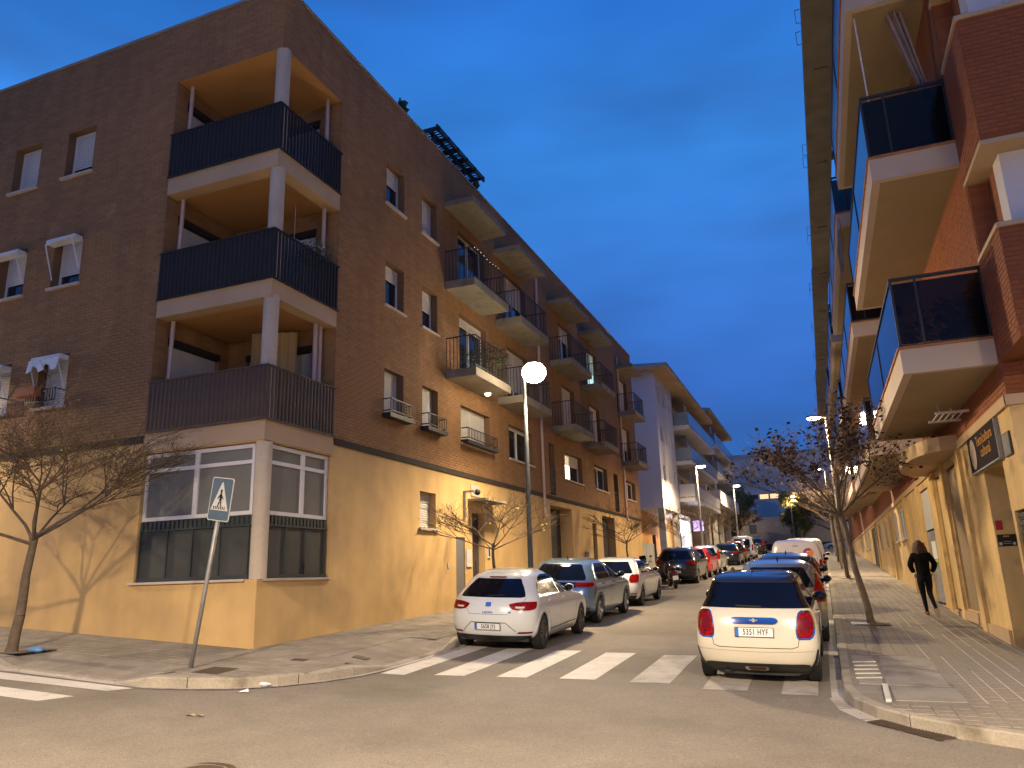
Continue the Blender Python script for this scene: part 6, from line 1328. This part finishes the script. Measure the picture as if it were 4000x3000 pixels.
    ribbon('boot_gap', t, S, [(-.72 * b, .98 * k), (-.60, .80), (-.55, .60), (.55, .60), (.60, .80), (.72 * b, .98 * k)], .008)
    plate(t, S, .70 if kind != 'hatch' or lights == 'tall' else .52, pl); mirrors(t, S, L - 1.55, 1.02 * k if kind != 'van' else 1.12, P if (L * 10) % 2 < 1 else M['plastic']); handles(t, S, [1.2, 2.2], P, .88 * k)
    doorlines(t, S, [[(1.88, .25), (1.87, .97 * k)], [(L - 1.3, .28), (L - 1.35, .95 * k)]])
    if kind != 'van': mb = MB(); mb.poly([(-.02, 1.05, 1.445 * k), (.02, 1.05, 1.445 * k), (0, .98, 1.445 * k + .09)]); mb.poly([(0, 1.12, 1.445 * k), (0, 1.0, 1.445 * k), (0, .98, 1.445 * k + .09)]); mb.build('aerial', M['plastic'], t, local=True)
    wheels(t, (.82, L - .85), .895 * b, wheel, dark); underbody(t, S, L); place(t, x, y, yaw); return t, S
GL, GR = 'cars parked along the left kerb', 'cars parked along the right kerb'
t, S = generic('parked_car', 'blue grey coupe styled crossover between two white cars of the left row', -6.1, 17.85, 4.36, .90, 1.53, (.17, .25, .36), GL, lights='wide', metal=.55, wheel='five', lz=(.84, .94))
for sg in (1, -1):
    for y0 in (.82, 3.51):
        mb = MB(); n = 18
        for i in range(n):
            q = []
            for a in (math.pi * (-.1 + 1.2 * i / n), math.pi * (-.1 + 1.2 * (i + 1) / n)):
                for r_ in (.352, .42): q.append(S.side(y0 + r_ * math.cos(a), .315 + r_ * math.sin(a), sg, .009))
            mb.quad(q[0], q[1], q[3], q[2])
        mb.build('arch_trim', M['plastic'], t, local=True)
patch('tail_panel', t, [(.86, -.48, .48), (.985, -.60, .60)], FR(S, .008), M['carglass'], 12)
generic('parked_car', 'white compact hatchback with thick red lights behind the blue grey crossover', -6.12, 23.0, 4.2, .86, 1.43, (.68, .68, .70), GL, lights='block', wheel='five', dark=True)
generic('parked_car', 'dark grey crossover just beyond the two scooters', -6.15, 34.4, 4.36, .90, 1.56, (.035, .038, .040), GL, lights='wide', metal=.4)
generic('parked_car', 'bright red hatchback in the left row before the pale one', -6.15, 39.0, 4.05, .88, 1.50, (.50, .025, .015), GL, lights='tall')
generic('parked_car', 'pale grey hatchback beyond the bright red one', -6.15, 43.3, 4.0, .87, 1.48, (.42, .42, .40), GL, lights='tall')
generic('parked_car', 'dark blue hatchback standing after the gap in the left row', -6.15, 53.4, 4.3, .90, 1.45, (.012, .022, .040), GL, lights='wide', metal=.3)
generic('parked_car', 'orange brown car hidden behind the dark blue hatchback', -6.15, 58.6, 4.2, .88, 1.52, (.35, .12, .03), GL, lights='tall')
generic('parked_van', 'white passenger van towering behind the orange car on the left', -6.15, 65.5, 4.4, .92, 1.84, (.68, .67, .66), GL, kind='van', lights='van')
generic('parked_car', 'dark red lit crossover last in the left row', -6.15, 78.5, 4.4, .90, 1.62, (.020, .020, .024), GL, lights='tall')
generic('parked_car', 'silver grey hatchback with tall red corner lights just ahead of the cream one', -.95, 15.75, 4.03, .87, 1.53, (.36, .36, .35), GR, lights='tall', metal=.7, wheel='seven')
generic('parked_car', 'dark roofed car between the silver hatchback and the red one', -.98, 20.5, 3.95, .86, 1.58, (.030, .040, .075), GR, lights='tall', metal=.4)
generic('parked_car', 'dark red car squeezed before the white lettered van', -.98, 24.9, 3.7, .86, 1.46, (.28, .02, .012), GR, lights='tall')
t, S = generic('parked_van', 'white panel van with faint lettering and a purple orange round logo on its back', -.98, 29.3, 4.4, .90, 1.88, (.66, .60, .58), GR, kind='van', lights='van', badge='panel')
for w_, x_ in (('Facilities', -.42), ('Services', -.02)): tx = text(w_, .09, M['ink_grey'], t, sx=.85); tx.location = (x_, S.rear(x_, 1.34)[1] - .012, 1.37); tx.rotation_euler = (R(87), 0, 0)
for name, m_, a0, a1 in (('logo_ring', 'lp', .9, 3.5), ('logo_ring', 'lo', -1.5, .9)):
    mm = mat('logo_purple', (.30, .03, .20), .5) if m_ == 'lp' else mat('logo_orange', (.85, .22, .02), .5); mb = MB(); n = 12
    for i in range(n):
        q = []
        for a in (a0 + (a1 - a0) * i / n, a0 + (a1 - a0) * (i + 1) / n):
            for rr_ in (.085, .17): x_, z_ = .42 + rr_ * math.cos(a), 1.42 + rr_ * math.sin(a); q.append(S.rear(x_, z_, .012))
        mb.quad(q[0], q[1], q[3], q[2])
    mb.build(name, mm, t, local=True)
tx = text('multi', .085, M['sign_white'], t); tx.location = (.42, S.rear(.42, 1.40)[1] - .016, 1.40); tx.rotation_euler = (R(87), 0, 0)
patch('badge_panel', t, [(1.34, .30, .56), (1.46, .32, .54)], FR(S, .010), mat('logo_orange', (.85, .22, .02), .5), 4, 2)
patch('high_brake_light', t, [(1.655, -.09, .09), (1.675, -.09, .09)], FR(S, .012), M['ink'], 4, 2)
generic('parked_van', 'white van with a rear window behind the lettered van', -.85, 36.0, 4.4, .90, 1.88, (.70, .70, .66), GR, kind='van', lights='van')
generic('parked_car', 'dark car hidden ahead of the vans in the right row', -.95, 43, 4.2, .88, 1.5, (.03, .03, .035), GR, lights='tall')
generic('crossing_car', 'pale car seen side on beyond the last trees of the right pavement', 4.3, 97.2, 4.3, .9, 1.46, (.60, .62, .66), 'cars at the end of the street', yaw=R(90))
generic('crossing_car', 'second pale car side on at the end of the street, further right', 9.4, 97.4, 4.3, .9, 1.46, (.60, .62, .66), 'cars at the end of the street', yaw=R(90))
# ------------------------------------------------------------------ scooters
def scooter(x, y, yaw, col, label, box, lean=-.12):
    P = paint(label[:20].replace(' ', '_'), col); t = thing('scooter', label, 'scooter', (x, y, G(x, y)), group='scooters parked in the left row'); t.rotation_euler = (R(2), lean, yaw)
    tm, r1, r2 = wheelmesh('five', .255)
    for yy in (.28, 1.55):
        w = bpy.data.objects.new('wheel', None); COL.objects.link(w); w.parent = t; w.location = (0, yy, .255); w.scale = (.6, 1, 1)
        a = bpy.data.objects.new('tyre', tm); COL.objects.link(a); a.parent = w; b = bpy.data.objects.new('rim', r2); COL.objects.link(b); b.parent = w
    def loft(secs, m, name, par=None):   # secs: (y, halfwidth, z0, z1)
        mb = MB(); g = []
        for (yy, hw, z0, z1) in secs:
            ring = []
            for i in range(13): a = 2 * math.pi * i / 12; ring.append((hw * math.cos(a) * (1 - .15 * max(0, math.sin(a))), yy, (z0 + z1) / 2 + (z1 - z0) / 2 * math.sin(a)))
            g.append(ring)
        gridmb(mb, g); mb.poly(g[0][:-1]); mb.poly(g[-1][:-1]); return mb.build(name, m, par or t, True, local=True)
    loft([(-.02, .07, .60, .72), (.10, .15, .46, .78), (.4, .19, .36, .80), (.75, .17, .34, .74), (.95, .10, .30, .55)], P, 'tail_body')
    loft([(.02, .10, .76, .83), (.2, .16, .75, .88), (.6, .16, .73, .84), (.95, .10, .70, .76)], M['plastic'], 'seat')
    loft([(.9, .17, .26, .36), (1.25, .17, .24, .34), (1.35, .12, .3, .4)], P, 'footboard')
    loft([(1.18, .16, .34, .95), (1.30, .20, .38, 1.08), (1.42, .14, .45, 1.08), (1.52, .05, .6, .9)], P, 'leg_shield')
    loft([(1.38, .07, .44, .52), (1.55, .08, .50, .56), (1.75, .05, .42, .50)], P, 'front_mudguard')
    mb = MB(); mb.tube((-.33, 1.16, 1.06), (.33, 1.16, 1.06), .018, .018, 8, True); mb.tube((0, 1.38, .3), (0, 1.2, 1.06), .03, .025, 8); mb.build('handlebar', M['iron'], t, local=True)
    for sg in (1, -1): mb = MB(); mb.tube((sg * .24, 1.17, 1.07), (sg * .32, 1.12, 1.24), .008, .008, 5); mb.ball((sg * .33, 1.11, 1.27), .06, .015, .04, 10, 6); mb.build('mirror', M['plastic'], t, local=True)
    mb = MB(); mb.box(-.10, .10, -.055, -.02, .60, .68); mb.build('taillight', M['red_lens'], t, local=True)
    mb = MB(); mb.box(-.11, .11, -.13, -.12, .36, .52); mb.build('number_plate', M['plate'], t, local=True); mb = MB(); mb.hexa([(-.1, -.1, .3), (.1, -.1, .3), (.1, -.02, .5), (-.1, -.02, .5), (-.1, -.12, .3), (.1, -.12, .3), (.1, -.04, .62), (-.1, -.04, .62)]); mb.build('rear_guard', M['plastic'], t, local=True)
    mb = MB(); mb.tube((.14, .28, .22), (.16, -.05, .32), .05, .06, 10, True); mb.build('exhaust', M['alu'] if box else M['iron'], t, True, local=True)
    mb = MB(); mb.tube((-.1, .75, .3), (-.26, .72, .02), .012, .012, 6, True); mb.build('side_stand', M['iron'], t, local=True)
    if box: loft([(-.22, .14, .95, 1.12), (-.12, .21, .90, 1.20), (.08, .21, .90, 1.20), (.15, .16, .92, 1.14)], P if box == 1 else M['plastic'], 'top_case')
    mb = MB(); mb.hexa([(-.16, 1.42, 1.0), (.16, 1.42, 1.0), (.16, 1.43, 1.0), (-.16, 1.43, 1.0), (-.13, 1.25, 1.34), (.13, 1.25, 1.34), (.13, 1.26, 1.34), (-.13, 1.26, 1.34)]); mb.build('windscreen', M['carglass'], t, local=True)
    return t
scooter(-6.45, 30.2, R(12), (.60, .60, .60), 'white tailed scooter with a plump seat, left of the black one', 2)
scooter(-5.6, 31.6, R(20), (.02, .018, .018), 'black low scooter parked at the outer edge of the left row', 0)
# ------------------------------------------------------------------ person walking away
def person():
    x, y = 2.12, 20.75; z = hR(x, y) + .01
    t = thing('person', 'long haired person in black jacket and tight dark trousers walking away, hands in pockets', 'person', (x, y, z)); t.rotation_euler = (0, 0, R(4))
    def skin(name, V, E, Rr, m, root=0, sub=2, par=t):
        me = bpy.data.meshes.new(name); me.from_pydata(V, E, []); o = bpy.data.objects.new(name, me); COL.objects.link(o); mo = o.modifiers.new('s', 'SKIN'); mo.use_smooth_shade = True
        for i, r_ in enumerate(Rr): v = me.skin_vertices[0].data[i]; v.radius = (r_, r_) if not isinstance(r_, tuple) else r_; v.use_root = i == root
        su = o.modifiers.new('u', 'SUBSURF'); su.levels = su.render_levels = sub
        dg = bpy.context.evaluated_depsgraph_get(); nm = bpy.data.meshes.new_from_object(o.evaluated_get(dg)); o.modifiers.clear(); o.data = nm; nm.materials.clear(); nm.materials.append(m); nm.name = name
        for p_ in nm.polygons: p_.use_smooth = True
        o.parent = par; return o
    # pelvis, legs (right leg trailing, left planted), trunk, head in one body
    V = [(0, 0, .90), (-.085, 0, .84), (-.065, .06, .48), (-.04, .03, .09), (-.04, .12, .035), (.085, 0, .84), (.07, .02, .50), (.10, -.24, .19), (.11, -.30, .07), (0, 0, 1.08), (0, .01, 1.26), (0, .02, 1.40), (0, .03, 1.47), (0, .05, 1.56), (0, .06, 1.64)]
    E = [(0, 1), (1, 2), (2, 3), (3, 4), (0, 5), (5, 6), (6, 7), (7, 8), (0, 9), (9, 10), (10, 11), (11, 12), (12, 13), (13, 14)]
    Rr = [(.13, .11), .105, .062, .040, .035, .105, .062, .042, .035, (.12, .09), (.14, .10), (.10, .07), .048, .078, .07]
    skin('body', V, E, Rr, M['trouser'])
    V = [(0, 0, .86), (0, .0, 1.0), (0, .0, 1.15), (0, .01, 1.32), (0, .02, 1.42), (-.17, .01, 1.37), (-.27, -.02, 1.15), (-.19, .06, .97), (.17, .01, 1.37), (.27, -.02, 1.15), (.19, .06, .97)]
    E = [(0, 1), (1, 2), (2, 3), (3, 4), (3, 5), (5, 6), (6, 7), (3, 8), (8, 9), (9, 10)]
    j = skin('jacket', V, E, [(.155, .13), (.165, .13), (.165, .13), (.175, .125), (.07, .065), (.085, .08), (.07, .07), (.058, .058), (.085, .08), (.07, .07), (.058, .058)], M['jacket'], 3)
    for sg in (-1, 1):
        hv = [(sg * .185, .07, .955), (sg * .165, .085, .90)]; skin('hand', hv + [(sg * .15, .10, .86), (sg * .165, .105, .855), (sg * .178, .10, .86), (sg * .188, .09, .87), (sg * .14, .07, .90)], [(0, 1), (1, 2), (1, 3), (1, 4), (1, 5), (1, 6)], [.028, .03, .009, .009, .009, .008, .01], M['skin'], 0, 1)
    mb = MB(); mb.ball((0, .06, 1.615), .092, .105, .115, 16, 12); rn = random.Random(3)
    for i in range(26):
        a = math.pi + math.pi * i / 25 ; px, py = .085 * math.cos(a), .05 + .085 * math.sin(a)
        mb.tube((px, py, 1.66), (px * 1.45 + rn.uniform(-.01, .01), py - .015, 1.50), .030, .034, 7); mb.tube((px * 1.45, py - .015, 1.50), (px * 1.75 + rn.uniform(-.03, .03), py - .02 + rn.uniform(-.02, .02), 1.36 + rn.uniform(-.04, .03)), .034, .014, 7, True)
    mb.build('hair', M['hair'], t, True, local=True)
    for (a, b, nm_) in (((-.04, .02, .05), (-.04, .15, .035), 0), ((.11, -.31, .10), (.115, -.30, .015), 1)):
        mb = MB()
        if nm_ == 0: mb.ball((-.04, .08, .055), .048, .135, .05, 12, 8)
        else: mb.ball((.112, -.275, .075), .048, .055, .115, 12, 8)
        s = mb.build('shoe', M['shoe'], t, True, local=True); mb = MB()
        if nm_ == 0: mb.box(-.085, .005, -.045, .20, 0, .022)
        else: mb.box(.07, .155, -.345, -.325, -.02, .17)
        mb.build('sole', M['sole'], s, local=True)
    mb = MB(); mb.poly([(.14, -.128, 1.09), (.165, -.124, 1.12), (.15, -.126, 1.125)]); mb.poly([(.14, -.128, 1.09), (.165, -.124, 1.07), (.15, -.126, 1.065)]); mb.build('pocket_mark', M['sign_white'], t, local=True)
person()
